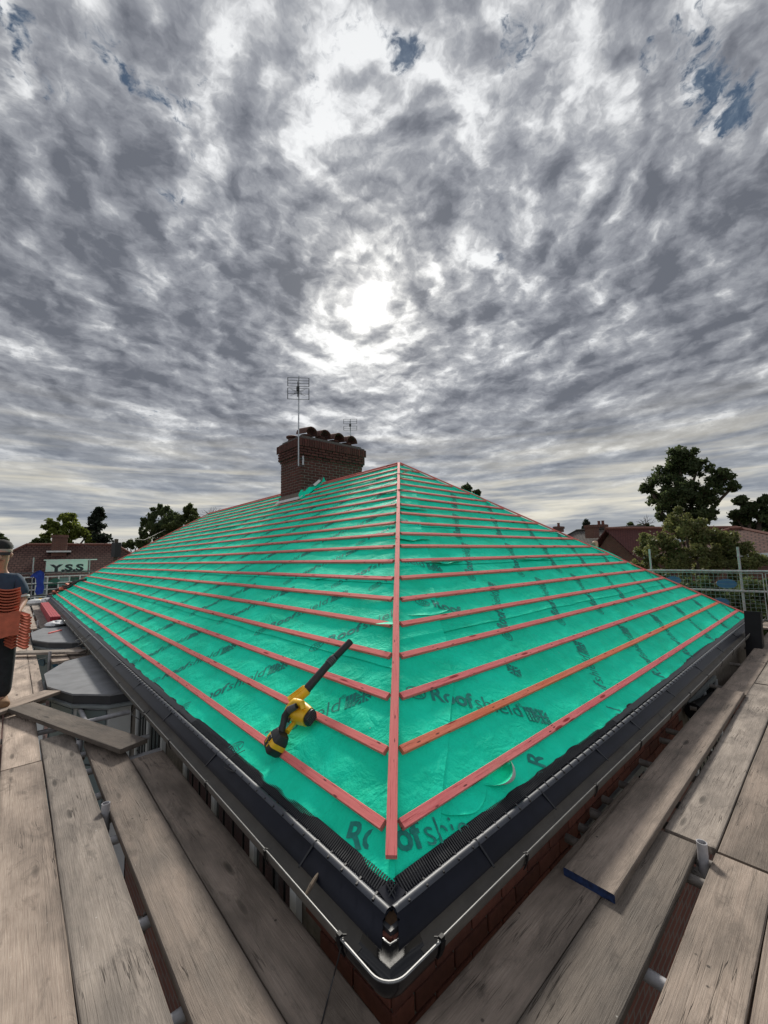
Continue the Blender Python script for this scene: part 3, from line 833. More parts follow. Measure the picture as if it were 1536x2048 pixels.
GO = [(-.062, .060), (-.065, .061), (-.066, .064), (-.064, .068), (-.0595, .068), (-.0585, .060), (-.055, .036), (-.044, .008), (-.024, -.014), (.0, -.022), (.026, -.014), (.046, .008), (.056, .036), (.058, .055),
      (.061, .055), (.059, .034), (.049, .006), (.028, -.017), (.0, -.0255), (-.026, -.0175), (-.047, .006), (-.0585, .036)]
def gutter_pt(face, p, u, z): return (p, u, z) if face == 'L' else (u, p, z)
for face, Lu in (('L', LH), ('R', W)):
    cuts_ = [.185] + ([3.9, 8.0, 12, 16, LH-.05] if face == 'L' else [3.3, 6.9, W-.05])
    for a, b in zip(cuts_[:-1], cuts_[1:]):
        us = list(np.linspace(a, b-.004, 10))
        P, F = [], []
        for uu in us:
            sag = .003*math.sin(uu*1.3); ww = .0035*math.sin(uu*.8+1)
            for (p, z) in GO: P.append(gutter_pt(face, p+ww, uu, z+sag))
        n = len(GO)
        for i in range(len(us)-1):
            for k in range(n): F.append((i*n+k, i*n+(k+1) % n, (i+1)*n+(k+1) % n, (i+1)*n+k))
        F.append(tuple(range(n))); F.append(tuple((len(us)-1)*n+k for k in reversed(range(n))))
        g_ = MB().add(P, F).build('gutter_length', M['gutter_dusty'], house, smooth=True)
        # thin pale strip along the top of the lip
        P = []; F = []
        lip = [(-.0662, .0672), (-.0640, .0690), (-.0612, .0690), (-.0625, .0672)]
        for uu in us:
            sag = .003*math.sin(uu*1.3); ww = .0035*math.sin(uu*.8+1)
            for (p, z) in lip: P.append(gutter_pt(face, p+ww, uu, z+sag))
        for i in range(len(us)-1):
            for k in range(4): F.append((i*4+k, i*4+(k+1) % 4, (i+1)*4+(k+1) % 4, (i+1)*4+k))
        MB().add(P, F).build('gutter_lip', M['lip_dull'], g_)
        q = a+.62
        while q < min(b, 14):
            c = MB(); c.box(gutter_pt(face, -.0635, q, .066), (.012, .016, .012) if face == 'L' else (.016, .012, .012)); c.bar(gutter_pt(face, -.060, q+.008, .074), gutter_pt(face, -.050, q-.006, .072), .004, .003)
            c.bar(gutter_pt(face, -.067, q, .06), gutter_pt(face, -.062, q, .034), .018, .003); c.bar(gutter_pt(face, -.062, q, .034), gutter_pt(face, -.048, q, .0), .018, .003)
            c.build('gutter_bracket', M['pipe_black'], g_); q += .82
# corner angle
def corner_gutter():
    cc = .018; arc = [math.radians(a) for a in np.linspace(0, 90, 9)]
    P = []; n = len(GO); sec = []
    GG = [(p*1.03-.001, z*1.02-.002) for p, z in GO]
    for (p, z) in GG: P.append((p, .205, z))
    sec.append(0)
    for a in arc:
        for (p, z) in GG:
            r = max(cc-p, 0.0); mx = max(p-cc, 0)
            P.append((cc - r*math.cos(a) + mx, cc - r*math.sin(a) + mx, z))
    for (p, z) in GG: P.append((.205, p, z))
    F = []
    for i in range(len(arc)+1):
        for k in range(n): F.append((i*n+k, i*n+(k+1) % n, (i+1)*n+(k+1) % n, (i+1)*n+k))
    F.append(tuple(range(n))); F.append(tuple((len(arc)+1)*n+k for k in reversed(range(n))))
    g_ = MB().add(P, F).build('gutter_corner', M['plastic_gloss'], house, smooth=True)
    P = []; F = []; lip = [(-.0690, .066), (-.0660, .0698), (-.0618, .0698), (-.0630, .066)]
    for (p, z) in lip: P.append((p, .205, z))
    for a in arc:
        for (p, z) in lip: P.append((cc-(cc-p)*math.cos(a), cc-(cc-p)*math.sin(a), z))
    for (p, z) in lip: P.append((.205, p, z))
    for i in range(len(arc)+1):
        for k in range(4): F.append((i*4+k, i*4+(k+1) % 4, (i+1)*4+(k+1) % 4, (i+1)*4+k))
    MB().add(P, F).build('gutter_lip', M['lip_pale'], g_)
    for s_ in (0, 1):
        c = MB()
        def q(p, u, z): return (p, u, z) if s_ == 0 else (u, p, z)
        c.bar(q(-.071, .20, .072), q(-.056, .20, .072), .020, .014); c.bar(q(-.072, .20, .066), q(-.064, .20, .032), .026, .004); c.bar(q(-.064, .20, .032), q(-.050, .20, .0), .026, .004)
        c.bar(q(-.060, .186, .080), q(-.048, .178, .078), .005, .004)
        c.build('union_clip', M['pipe_black'], g_)
    # moulded ribs in the bottom of the angle
    for o_ in (-.013, 0, .013):
        c = MB(); c.bar((-.018+o_, -.018-o_, -.010), (.02+o_, .02-o_, -.019), .002, .003); c.build('moulded_rib', M['lip_pale' if o_ == 0 else 'plastic_black'], g_)
    c = MB(); c.bar((.052, .085, .060), (.052, .052, .066), .004, .004); c.bar((.052, .052, .066), (.085, .052, .060), .004, .004); c.build('inner_lip', M['lip_pale'], g_)
corner_gutter()

# ---- walls -----------------------------------------------------------------
core = MB(); core.prism([(.124, .124), (W-.12, .124), (W-.12, LH-.12), (.124, LH-.12)], GZ, -.070); wall = core.build('wall', M['mortar'], house)
lw = MB()
lw.add([(.120, .12, GZ), (W-.12, .120, GZ), (W-.12, .120, -.60), (.12, .120, -.60)], [(0, 1, 2, 3)]); lw.add([(.120, .12, GZ), (.120, LH-.12, GZ), (.120, LH-.12, -1.2), (.12, .12, -1.2)], [(0, 1, 2, 3)])
lw.build('lower_brickwork', M['far_brick'], house)
def bricks():
    bx_, bz = .247, .084
    me = {}
    def one(w, face, sc=.0085):
        key = (round(w, 3), face)
        if key not in me:
            m_ = MB()
            s_ = (w, .014, bz-.011) if face == 'R' else (.014, w, bz-.011)
            m_.box((0, 0, 0), s_); b_ = m_.mesh('brick', [M['brick_red']])
            bm = bmesh.new(); bm.from_mesh(b_); bmesh.ops.recalc_face_normals(bm, faces=bm.faces); bmesh.ops.bevel(bm, geom=bm.edges[:], offset=.003, segments=1, affect='EDGES'); bm.to_mesh(b_); bm.free(); me[key] = b_
        return me[key]
    base = world_loc(wall)
    def put(face, u, z, w):
        o = link('brick', one(w, face), wall)
        p = (u, .118, z) if face == 'R' else (.118, u, z)
        j = random.uniform(-.0015, .0015)
        o.location = Vector(p) - base + (Vector((0, j, 0)) if face == 'R' else Vector((j, 0, 0)))
        o.rotation_euler = (0, 0, random.uniform(-.006, .006))
    for r_ in range(5):
        z = -.245 + .042 - .084*(r_-1) - .001
        off = .0 if r_ % 2 else .1235
        for k in range(17):
            u0 = .116 + k*bx_ - off; u1 = u0+bx_-.011
            u0c = max(u0, .113)
            if u1-u0c < .05: continue
            put('R', (u0c+u1)/2, z, round(u1-u0c, 3))
        for k in range(3):
            u0 = .116 + .0 + k*bx_ - (.1235-off); u1 = u0+bx_-.011
            u0c = max(u0, .127)
            if u1-u0c < .05 or u1 > .74: continue
            put('L', (u0c+u1)/2, z, round(u1-u0c, 3))
bricks()

# windows under the left eave and lower down on the right wall
def window(y0, y1, z0, z1, face='L', posts=(), panes=4, x=.10):
    """frame stands proud of the wall; leaded panes between the posts"""
    def Q(u, p, z): return (p, u, z) if face == 'L' else (u, p, z)
    def bx(c0, c1, m, name, par):
        a = Q(*c0); b = Q(*c1)
        mm = MB(); mm.box(((a[0]+b[0])/2, (a[1]+b[1])/2, (a[2]+b[2])/2), (abs(a[0]-b[0]), abs(a[1]-b[1]), abs(a[2]-b[2]))); return mm.build(name, m, par)
    fr = bx((y0, x, z0), (y1, x+.03, z0+.06), M['frame_grey'], 'window', house)
    bx((y0, x, z1-.05), (y1, x+.03, z1), M['frame_grey'], 'head_rail', fr)
    ps = [y0] + list(posts) + [y1]
    for p in ps: bx((p-.03, x-.004, z0+.061), (p+.03, x+.03, z1-.051), M['upvc'], 'white_post', fr)
    for a, b in zip(ps[:-1], ps[1:]):
        bx((a+.031, x+.012, z0+.061), (b-.031, x+.018, z1-.051), M['glass_dark'], 'pane', fr)
        for k in range(1, panes):
            u = a + (b-a)*k/panes; bx((u-.005, x+.006, z0+.062), (u+.005, x+.0115, z1-.052), M['plastic_black'], 'lead_strip', fr)
        bx((a+.032, x+.006, (z0+z1)/2-.005), (b-.032, x+.0112, (z0+z1)/2+.005), M['plastic_black'], 'lead_strip', fr)
window(.80, 2.55, -1.15, -.10, 'L', posts=(1.27, 1.9), x=.088)
window(3.25, 4.3, -1.15, -.12, 'L', posts=(3.8,), x=.088)
window(1.75, 3.0, -1.35, -.30, 'R', posts=(2.4,), x=.085)
window(4.6, 6.0, -1.35, -.22, 'R', posts=(5.3,), x=.085)

# ---- two flat-topped bays under the left eave --------------------------------
def bay(poly, zt, name_label, k):
    """poly runs from the wall, round the front, back to the wall"""
    m_ = MB(); m_.prism(poly, zt-.02, zt); roof = m_.build('bay_roof', M['lead_grey'], house)
    cx = sum(p[0] for p in poly)/len(poly); cy = sum(p[1] for p in poly)/len(poly)
    def sc(f): return [(max(-9, min(.11, .12+(p[0]-.12)*f)), cy+(p[1]-cy)*f) for p in poly]
    MB().prism(sc(.985), zt-.12, zt-.0205).build('bay_fascia', M['lead_edge'], roof)
    MB().prism(sc(1.03), zt-.150, zt-.121).build('bay_cornice', M['frame_grey'], roof)
    MB().prism(sc(.96), zt-.180, zt-.151).build('bay_head', M['frame_grey'], roof)
    body = MB().prism(sc(.93), GZ, zt-.181).build('bay_wall', M['upvc'], house)
    q = sc(.945)
    for i in range(len(q)-1):
        a = Vector((*q[i], 0)); b = Vector((*q[i+1], 0))
        d = (b-a); L_ = d.length
        if L_ < .25: continue
        d.normalize(); nrm = Vector((d.y, -d.x, 0))
        if nrm.x > 0 or nrm.dot(Vector((cx, cy, 0))-a) > 0: nrm = -nrm
        if nrm.dot(a-Vector((cx, cy, 0))) < 0: nrm = -nrm
        nn = max(1, int(round(L_/.55)))
        for j in range(nn):
            s0 = a + d*(L_*j/nn+.04); s1 = a + d*(L_*(j+1)/nn-.04); zz0, zz1 = zt-1.5, zt-.20
            w_ = MB(); w_.bar((s0.x, s0.y, (zz0+zz1)/2), (s1.x, s1.y, (zz0+zz1)/2), .014, zz1-zz0)
            wn = w_.build('bay_window', M['glass_pale'], body)
            off = nrm*.011
            ln = (s1-s0).length
            for t in (.25, .5, .75):
                p_ = s0.lerp(s1, t)+off; MB().bar((p_.x, p_.y, zz0), (p_.x, p_.y, zz1), .010, .006).build('lead_strip', M['plastic_black'], body)
            for dz in (.22, .60):
                p0 = s0+off*1.4; p1 = s1+off*1.4
                MB().bar((p0.x, p0.y, zz1-dz), (p1.x, p1.y, zz1-dz), .006, .010).build('lead_strip', M['plastic_black'], body)
            c = s0.lerp(s1, .5)+off*1.8
            hx = [(-.36, 0), (-.28, .06), (.28, .06), (.36, 0), (.28, -.06), (-.28, -.06)]
            vv = [(c.x+d.x*h_[0]*ln, c.y+d.y*h_[0]*ln, zz1-.22+h_[1]) for h_ in hx]
            vv += [(v_[0]+nrm.x*.004, v_[1]+nrm.y*.004, v_[2]) for v_ in vv]
            MB().add(vv, [(0, 1, 2, 3, 4, 5), (6, 7, 8, 9, 10, 11)] + [(i_, (i_+1) % 6, 6+(i_+1) % 6, 6+i_) for i_ in range(6)]).build('blue_glass', M['glass_blue'], body)
    return roof
bay([(.118, 4.62), (-.12, 4.66), (-.44, 5.02), (-.64, 5.62), (-.64, 6.40), (-.36, 7.10), (.118, 7.45)], -.075, '', 0)
bay([(.118, 8.9), (-.12, 8.95), (-.46, 9.35), (-.68, 9.95), (-.68, 11.1), (-.38, 11.95), (.118, 12.4)], -.075, '', 1)

# ---- chimney -----------------------------------------------------------------
def chimney():
    x0, x1, y0, y1 = 4.506, 6.615, 8.234, 9.356
    zb, zt = 2.75, 4.74
    m_ = MB(); m_.box(((x0+x1)/2, (y0+y1)/2, (zb+zt)/2), (x1-x0-.012, y1-y0-.012, zt-zb)); ch = m_.build('chimney', M['mortar'], house)
    MB().box(((x0+x1)/2+.03, (y0+y1)/2+.03, 4.47), (x1-x0+.10, y1-y0+.10, .50)).build('oversailing_core', M['mortar_dark'], ch)
    meshes = {}
    base = world_loc(ch)
    def put(face, u, z, w, h, out):
        key = (face, round(w, 3), round(h, 3))
        if key not in meshes:
            b = MB(); b.box((0, 0, 0), (w, .03, h) if face == 'y' else (.03, w, h)); me = b.mesh('brick', [M['brick_soot']])
            bm = bmesh.new(); bm.from_mesh(me); bmesh.ops.recalc_face_normals(bm, faces=bm.faces); bmesh.ops.bevel(bm, geom=bm.edges[:], offset=.005, segments=1, affect='EDGES'); bm.to_mesh(me); bm.free(); meshes[key] = me
        o = link('brick', meshes[key], ch); j = random.uniform(0, .005)
        p = (u, y0-out+.015-.002-j, z) if face == 'y' else (x0-out+.015-.002-j, u, z)
        o.location = Vector(p)-base
    c = .077
    z = 3.02; r_ = 0
    while z < 4.66:
        out = 0 if z < 4.17 else (.035 if z < 4.24 else .075)
        if z > 4.48: break
        for face, a, b in (('y', x0-out, x1+out*.5), ('x', y0-out, y1+out*.5)):
            u = a - (0 if r_ % 2 else .115)
            while u < b-.03:
                ua, ub = max(u, a), min(u+.222, b)
                if ub-ua > .04:
                    roofz = min((ua+ub)/2, W-(ua+ub)/2)*TAN if face == 'y' else x0*TAN
                    if z > roofz - .08: put(face, (ua+ub)/2, z, round(ub-ua-.014, 3), c-.017, out)
                u += .232
        z += c; r_ += 1
    zs = z - c/2 + .108
    for face, a, b in (('y', x0-.10, x1+.05), ('x', y0-.10, y1+.05)):
        u = a
        while u < b-.03:
            put(face, u+.037, zs, .066, .215, .10); u += .0765
    MB().box(((x0+x1)/2+.0, (y0+y1)/2, 4.745), (x1-x0-.05, y1-y0-.05, .06)).build('mortar_flaunching', M['mortar_dark'], ch)
    # hooded pots : round pots covered by half-round ridge tiles
    for k, xx in enumerate((4.86, 5.32, 5.80, 6.26)):
        pot = MB().lathe((xx, 8.56, 4.74), [(.14, 0), (.14, .10), (.165, .11), (.165, .15), (.13, .15), (.12, .02)], 16).build('chimney_pot', M['terracotta_sooty'], ch, smooth=True)
        n = 10; P = []; F = []
        for t, (yy, zz) in enumerate(((8.26, 4.86), (8.76, 4.94))):
            for rad in (.205, .175):
                for i in range(n+1):
                    a = math.pi*i/n; P.append((xx+rad*math.cos(a), yy, zz+rad*math.sin(a)*1.05))
        q = n+1
        for i in range(n):
            F += [(i, i+1, 2*q+i+1, 2*q+i), (q+i, 3*q+i, 3*q+i+1, q+i+1), (i, q+i, q+i+1, i+1), (2*q+i, 2*q+i+1, 3*q+i+1, 3*q+i)]
        F += [(0, 2*q, 3*q, q), (n, q+n, 3*q+n, 2*q+n)]
        MB().add(P, F).build('half_round_hood', M['terracotta_sooty'], ch, smooth=True)
    for xx, yy, r_, hh in ((4.72, 9.1, .15, .16), (5.75, 9.08, .2, .36), (6.3, 9.1, .14, .14)):
        MB().lathe((xx, yy, 4.74), [(r_*.8, 0), (r_*.75, hh), (r_*1.1, hh+.01), (r_*1.15, hh+.05), (r_*.9, hh+.07), (r_*.3, hh+.08)], 18).build('chimney_pot', M['terracotta_sooty'], ch, smooth=True)
    MB().bar((x0-.015, y0-.02, x0*TAN+.06), (x0-.015, y1+.05, x0*TAN+.05), .05, .13).build('mortar_fillet', M['mortar'], ch)
    fl = MB(); fl.add([(x0-.12, y0-.10, (x0-.12)*TAN+.02), (x0-.12, y1+.12, (x0-.12)*TAN+.02), (x0-.02, y1+.05, (x0-.02)*TAN+.05), (x0-.02, y0-.12, (x0-.02)*TAN+.05),
                      (x0-.12, y0-.10, (x0-.12)*TAN+.005), (x0-.12, y1+.12, (x0-.12)*TAN+.005), (x0-.02, y1+.05, (x0-.02)*TAN+.03), (x0-.02, y0-.12, (x0-.02)*TAN+.03)],
                     [(0, 1, 2, 3), (4, 5, 6, 7), (0, 1, 5, 4), (1, 2, 6, 5), (2, 3, 7, 6), (3, 0, 4, 7)]); fl.build('lead_flashing', M['flash_white'], ch)
    # membrane turned up against the stack, torn, its pale back showing
    n = 26; P = np.zeros((n, 5, 3))
    for i in range(n):
        t = i/(n-1); x = x0-.10 + t*(PK-x0+.14); w_ = .12+.05*math.sin(t*7)+.03*math.sin(t*19)
        for j in range(5):
            s_ = j/4; P[i, j] = (x+.02*math.sin(t*9), y0-.16+.13*s_+.02*math.sin(t*11), x*TAN-.01+w_*s_**1.6+.03*s_*math.sin(t*13))
    P -= np.array(world_loc(ch)); o = grid_mesh('torn_membrane', P, M['membrane'], ch)
    o.data.materials[0] = M['membrane']
    st = MB(); st.bar((4.85, y0-.10, 4.85*TAN+.10), (5.05, y0-.08, 5.05*TAN+.13), .07, .006, up=(-.3, -1, .5)); st.build('pale_torn_edge', M['flash_white'], ch)
    # mortar snots where the old tiles met the brickwork
    ms = MB()
    for k in range(26):
        x = x0 + .02 + k*.026; ms.box((x, y0-.018, x*TAN+.10+random.uniform(-.015, .03)), (.045, .03, .07), random.uniform(-.3, .3))
    ms.build('ragged_mortar', M['mortar'], ch)
chimney()

# ---- odd flaps of membrane on the slopes --------------------------------------
def flap(face, u0, u1, v0, depth, lift, curl=False, n=24, m=10):
    P = np.zeros((n, m, 3))
    for i in range(n):
        t = i/(n-1); u = u0+(u1-u0)*t; env = math.sin(math.pi*min(1, max(0, t)))**.7
        for j in range(m):
            s_ = j/(m-1); d = depth*env*s_
            h = float(H(face, np.array(u), np.array(v0-d))) + .004 + lift*env*s_**1.5*(1+.3*math.sin(t*9))
            if curl:
                a = s_*3.7*(0.25+.75*t); rr = depth*env/2.0
                d = rr*math.sin(a)*1.5; h = float(H(face, np.array(u), np.array(v0-d))) + .005 + rr*(1-math.cos(a))
            P[i, j] = S(face, u+.01*math.sin(t*6), v0-d, h)
    P -= np.array([W/2, LH/2, GZ])
    o = grid_mesh('loose_flap', P, M['membrane'], house)
    if sum(p.normal.z for p in o.data.polygons) < 0: o.data.flip_normals()
    return o
flap('R', .62, 1.02, .345, .09, .016)
flap('R', .98, 1.28, .345, .115, .02, curl=True)
flap('R', 1.55, 2.15, 1.70, .06, .014); flap('R', 2.4, 3.2, 2.46, .06, .035); flap('R', 2.2, 3.1, 3.0, .07, .04); flap('R', 2.9, 3.9, 3.9, .06, .04)
flap('L', 3.55, 4.3, 4.62, .09, .05); flap('L', 4.1, 4.7, 5.52, .10, .06); flap('L', 3.0, 3.5, 2.16, .04, .02)
flap('L', 9.5, 12.5, 4.3, .05, .04); flap('R', 4.4, 5.6, 2.45, .05, .03); flap('R', 1.15, 1.45, 1.66, .05, .02)
# membrane lifting past the far hip of the right-hand slope
for (ua, ub, va, vb) in ((5.9, 6.6, 4.45, 3.9), (7.75, 8.6, 2.55, 1.9)):
    n = 14; P = np.zeros((n, 4, 3))
    for i in range(n):
        t = i/(n-1); u = ua+(ub-ua)*t; v = (W-u)/CT
        for j in range(4):
            s_ = j/3; e = math.sin(math.pi*t)**.6
            q = S('R', u-.10+.13*s_*e, v+.02, -.02+.05*e*s_**1.5)
            P[i, j] = q
    P -= np.array([W/2, LH/2, GZ]); o = grid_mesh('loose_flap', P, M['membrane'], house)
    if sum(p.normal.z for p in o.data.polygons) < 0: o.data.flip_normals()

# ------------------------------------------------------------------ scaffold boards
ZB = -.15
BT = .038
def board(x0, x1, y0, y1, label, m, z=ZB, group=None, tilt=0., endcol=None, skew=0.):
    """a scaffold board lying flat; the long side decides the run"""
    run_y = (y1-y0) > (x1-x0)
    w = (x1-x0) if run_y else (y1-y0)
    if run_y: a = (x0+w/2, y0, z-BT/2); b = (x0+w/2+skew, y1, z-BT/2+tilt)
    else: a = (x0, y0+w/2, z-BT/2); b = (x1, y0+w/2+skew, z-BT/2+tilt)
    return board_ab(a, b, w, label, m, group, endcol)
def board_ab(a, b, w, label, m, group=None, endcol=None):
    a = Vector(a); b = Vector(b); L = (b-a).length; x = (b-a).normalized(); y = Vector((0, 0, 1)).cross(x).normalized(); z = x.cross(y)
    seg = max(4, int(L/.35)); c = .004
    prof = [(-w/2+c, -BT/2), (w/2-c, -BT/2), (w/2, -BT/2+c), (w/2, BT/2-c), (w/2-c, BT/2), (-w/2+c, BT/2), (-w/2, BT/2-c), (-w/2, -BT/2+c)]
    ph = random.random()*20; v = []; f = []
    cup = random.uniform(-.0015, .0015)
    for i in range(seg+1):
        t = i/seg; sx = -L/2+t*L
        nb = .0022*math.sin(t*L*2.1+ph); nz = .0016*math.sin(t*L*1.7+ph*1.7)
        for k, p in enumerate(prof):
            e = random.uniform(-.0012, .0012)
            v.append((sx, p[0]+nb*(1 if p[0] > 0 else -.6)+e, p[1]+nz+cup*(abs(p[0])/w*2)+random.uniform(-.0004, .0004)))
    n = 8
    for i in range(seg):
        for k in range(n): f.append((i*n+k, i*n+(k+1) % n, (i+1)*n+(k+1) % n, (i+1)*n+k))
    f.append(tuple(range(n))); f.append(tuple(seg*n+k for k in reversed(range(n))))
    me = bpy.data.meshes.new('scaffold_board'); me.from_pydata(v, [], f); me.materials.append(M[m])
    if endcol: me.materials.append(M[endcol]); me.polygons[len(f)-2].material_index = 1
    bm = bmesh.new(); bm.from_mesh(me); bmesh.ops.recalc_face_normals(bm, faces=bm.faces); bm.to_mesh(me); bm.free()
    o = link('scaffold_board', me); o.matrix_basis = Matrix.Translation((a+b)/2) @ Matrix((x, y, z)).transposed().to_4x4()
    tag(o, label, 'scaffold board', group)
    return o
G = 'scaffold boards of the walkway round the eaves'
# left-hand walkway, running away along the left eave
board(-1.285, -1.030, -.7, 3.30, 'pale board at the extreme left edge of the photo, only a sliver showing', 'board_pale', group=G)
board(-1.022, -.770, -.6, 3.362, 'pale split board with a long crack down its middle, bottom left corner', 'board_pale', group=G)
board(-.765, -.522, -.6, 3.90, 'olive-grey board beside the split board, left of the wide gap', 'board_grey', group=G)
board(-.478, -.236, -.45, 3.55, 'brown board just right of the wide gap with tube ends below it', 'board_brown', group=G)
board(-.231, .006, -.28, 2.86, 'brown stained board closest to the left gutter', 'board_brown', group=G)
board(-1.022, -.775, 3.372, 7.15, 'pale worn board under the boots of the man carrying tiles', 'board_pale', group=G)
board(-1.285, -1.035, 3.32, 7.2, 'pale board at the left edge beside the man carrying tiles', 'board_pale', group=G)
board(-.770, -.66, 5.30, 8.7, 'narrow board squeezed between the near bay roof and the man', 'board_pale', group=G)
board(-1.022, -.775, 7.165, 11.0, 'pale board behind the man, level with the second bay', 'board_pale', group=G)
board(-1.285, -1.035, 7.22, 11.1, 'outer pale board behind the man at the left edge', 'board_pale', group=G)
board(-.49, -.25, 7.62, 8.72, 'short pale board between the two flat bay roofs, nearer the gap', 'board_pale', group=G)
board(-.24, .0, 7.66, 8.75, 'short pale board between the two bay roofs against the wall', 'board_brown', group=G)
board(-.770, -.69, 8.73, 12.4, 'narrow board beside the second flat bay roof', 'board_pale', group=G)
for i, (xa, lab) in enumerate(((-1.285, 'outermost far board of the left walkway beyond the bays'), (-1.03, 'second far board from the outside on the left walkway'), (-.77, 'middle far board of the left walkway before the debris'))):
    board(xa, xa+.245, 11.15 if i < 2 else 12.45, 15.9, lab, 'board_pale', group=G)
    board(xa, xa+.245, 15.93, 20.6, lab.replace('far board', 'farthest board'), 'board_pale', group=G)
board(-.47, -.235, 12.5, 17.2, 'grey far board right of the dark slot on the left walkway', 'board_grey', group=G)
board(-.225, .0, 12.5, 17.4, 'grey far board under the red timber on the left walkway', 'board_grey', group=G)
board(-.47, -.235, 17.25, 21.4, 'last grey board of the left walkway before the cross board', 'board_grey', group=G)
board(-.9, .6, 21.6, 21.83, 'pale board laid across the far end of the left walkway', 'board_pale', z=-.05, group=G)
# loose planks laid across
pA = on_z(42, 1414, -.085); pB = on_z(268, 1492, -.085)
board_ab(pA, pB, .225, 'dark weathered plank lying askew in front of the near bay roof', 'board_dark', endcol='board_dark')
pA = on_z(-60, 1442, -.095); pB = on_z(104, 1384, -.095)
board_ab(pA, pB, .235, 'pale plank lying at an angle under the man\'s tan boot', 'board_pale')
pA = on_z(30, 1306, -.085); pB = on_z(168, 1303, -.085)
board_ab(pA, pB, .20, 'grey plank lying across between the two flat bay roofs', 'board_grey')
pA = on_z(-5, 1437, -.13); pB = on_z(52, 1432, -.13)
# right-hand walkway, running away along the right eave
board(.022, 2.35, -.262, -.030, 'stained brown board hugging the right-hand brick wall', 'board_brown', group=G)
board(.11, 1.825, -.500, -.267, 'dark greenish board with white smears, partly under the blue-ended plank', 'board_dark', group=G)
board(1.862, 5.62, -.568, -.332, 'ribbed grey board right of the blue-ended plank, starting at the pole', 'board_grey', group=G)
board(-.35, 1.825, -.796, -.570, 'brown board beyond the wide gap at bottom right', 'board_brown', group=G)
board(1.846, 5.65, -.806, -.575, 'tan board butted end to end beyond the bottom right board', 'board_brown', group=G)
board(-.2, 2.10, -1.035, -.802, 'reddish board in the bottom right corner of the photo', 'board_pale', group=G)
board(2.12, 5.9, -1.05, -.812, 'outer tan board at the right edge', 'board_brown', group=G)
board(1.095, 4.99, -.326, -.088, 'plank with blue painted end laid on top along the right wall', 'board_brown', z=-.108, endcol='blue_end')
board(5.03, 8.6, -.335, -.10, 'worn pale board beyond the blue-ended plank near the black pipe', 'board_brown', group=G)
board(5.66, 9.3, -.568, -.340, 'board continuing past the ribbed grey board', 'board_grey', group=G)
board(5.68, 9.3, -.806, -.575, 'far tan board at the right edge by the black pipe', 'board_brown', group=G)
board(5.93, 9.5, -1.05, -.812, 'outermost far board at the right edge', 'board_brown', group=G)
board(8.63, 11.6, -.335, -.10, 'far board behind the upright black pipe', 'board_brown', group=G)
board(9.32, 11.7, -.568, -.340, 'far grey board behind the upright black pipe', 'board_grey', group=G)
board(9.32, 11.7, -.806, -.575, 'last board before the guard mesh on the right', 'board_brown', group=G)
for i, (xa, c_) in enumerate(((10.35, 'board_pale'), (10.6, 'board_brown'), (10.85, 'board_pale'), (11.1, 'board_brown'))):
    board(xa, xa+.235, -.09, 3.8, 'board of the side walkway below the guard mesh, %s' % ('nearest the eave', 'second from the eave', 'third from the eave', 'outermost beside the mesh')[i], c_, group='boards of the far right walkway')
board_ab((10.2, -1.2, -.02), (11.6, -.3, -.02), .225, 'sunlit board lying diagonally at the far right edge', 'board_pale')

# ------------------------------------------------------------------ scaffold tubes
TR = .0242
sc = thing('scaffold', (.4, -.5, GZ), 'grey steel tube scaffold carrying the walkway boards round the house', 'scaffold')
def tube(name, a, b, m='galv', parent=sc, r=TR, hollow=.82, n=14):
    t = MB().tube([a, b], r, n, hollow=hollow).build(name, M[m], parent, smooth=True); return t
zt = ZB - BT - TR - .001
def px_y(x, y): return on_z(x, y, zt)
for q in (.62, 1.15, 1.92, 2.55, 3.02, 3.42, 4.3, 7.9, 8.5, 12.8, 14.5, 16.5, 18.5, 20.5):
    tube('transom', (-1.45, q, zt), (.02 if not 4.5 < q < 12.5 else -.7, q, zt))
for q in (.35, .92, 1.62, 1.80, 2.3, 2.75, 3.3, 4.4, 5.4, 6.8, 8.2, 9.6):
    tube('transom', (q, -1.25, zt), (q, .055 if q > 1.5 else -.02, zt), 'galv' if q < 1.5 else 'galv_rust')
for (x_, y_) in ((1.50, .05), (1.86, .06), (2.06, .05), (3.62, .05)):
    tube('transom', (x_, -.3, zt-.03), (x_, .085, zt-.02), 'galv_rust')
for xx in (-1.42, -.36): tube('ledger', (xx, -1.3, zt-2*TR-.002), (xx, 22.2, zt-2*TR-.002))
for yy in (-1.22, -.40): tube('ledger', (-.5, yy, zt-2*TR-.002), (11.8, yy, zt-2*TR-.002))
for (x_, y_, top) in ((-.506, 3.55, -.12), (-.500, 2.17, -.10), (-.50, 8.0, -.04), (-.505, 12.9, 0.0)):
    tube('standard', (x_, y_, GZ), (x_, y_, top))
tube('standard', (1.735, -.533, GZ), (1.735, -.533, -.075))
tube('standard', (5.3, -.545, GZ), (5.3, -.545, -.16))
def coupler(c, parent=sc):
    m_ = MB(); m_.tube([(c[0], c[1]-.03, c[2]), (c[0], c[1]+.03, c[2])], .034, 10); m_.bar((c[0]-.02, c[1], c[2]+.02), (c[0]+.05, c[1], c[2]+.03), .012, .02); m_.tube([(c[0]+.03, c[1], c[2]-.02), (c[0]+.03, c[1], c[2]+.05)], .008, 6)
    m_.build('coupler', M['galv_rust'], parent)
for q in ((-.505, 2.2, zt-.05), (-.505, 3.5, zt-.05), (1.735, -.5, zt-.04), (-.505, 1.2, zt-.04), (4.4, .02, zt), (8.0, -.02, zt)): coupler(q)

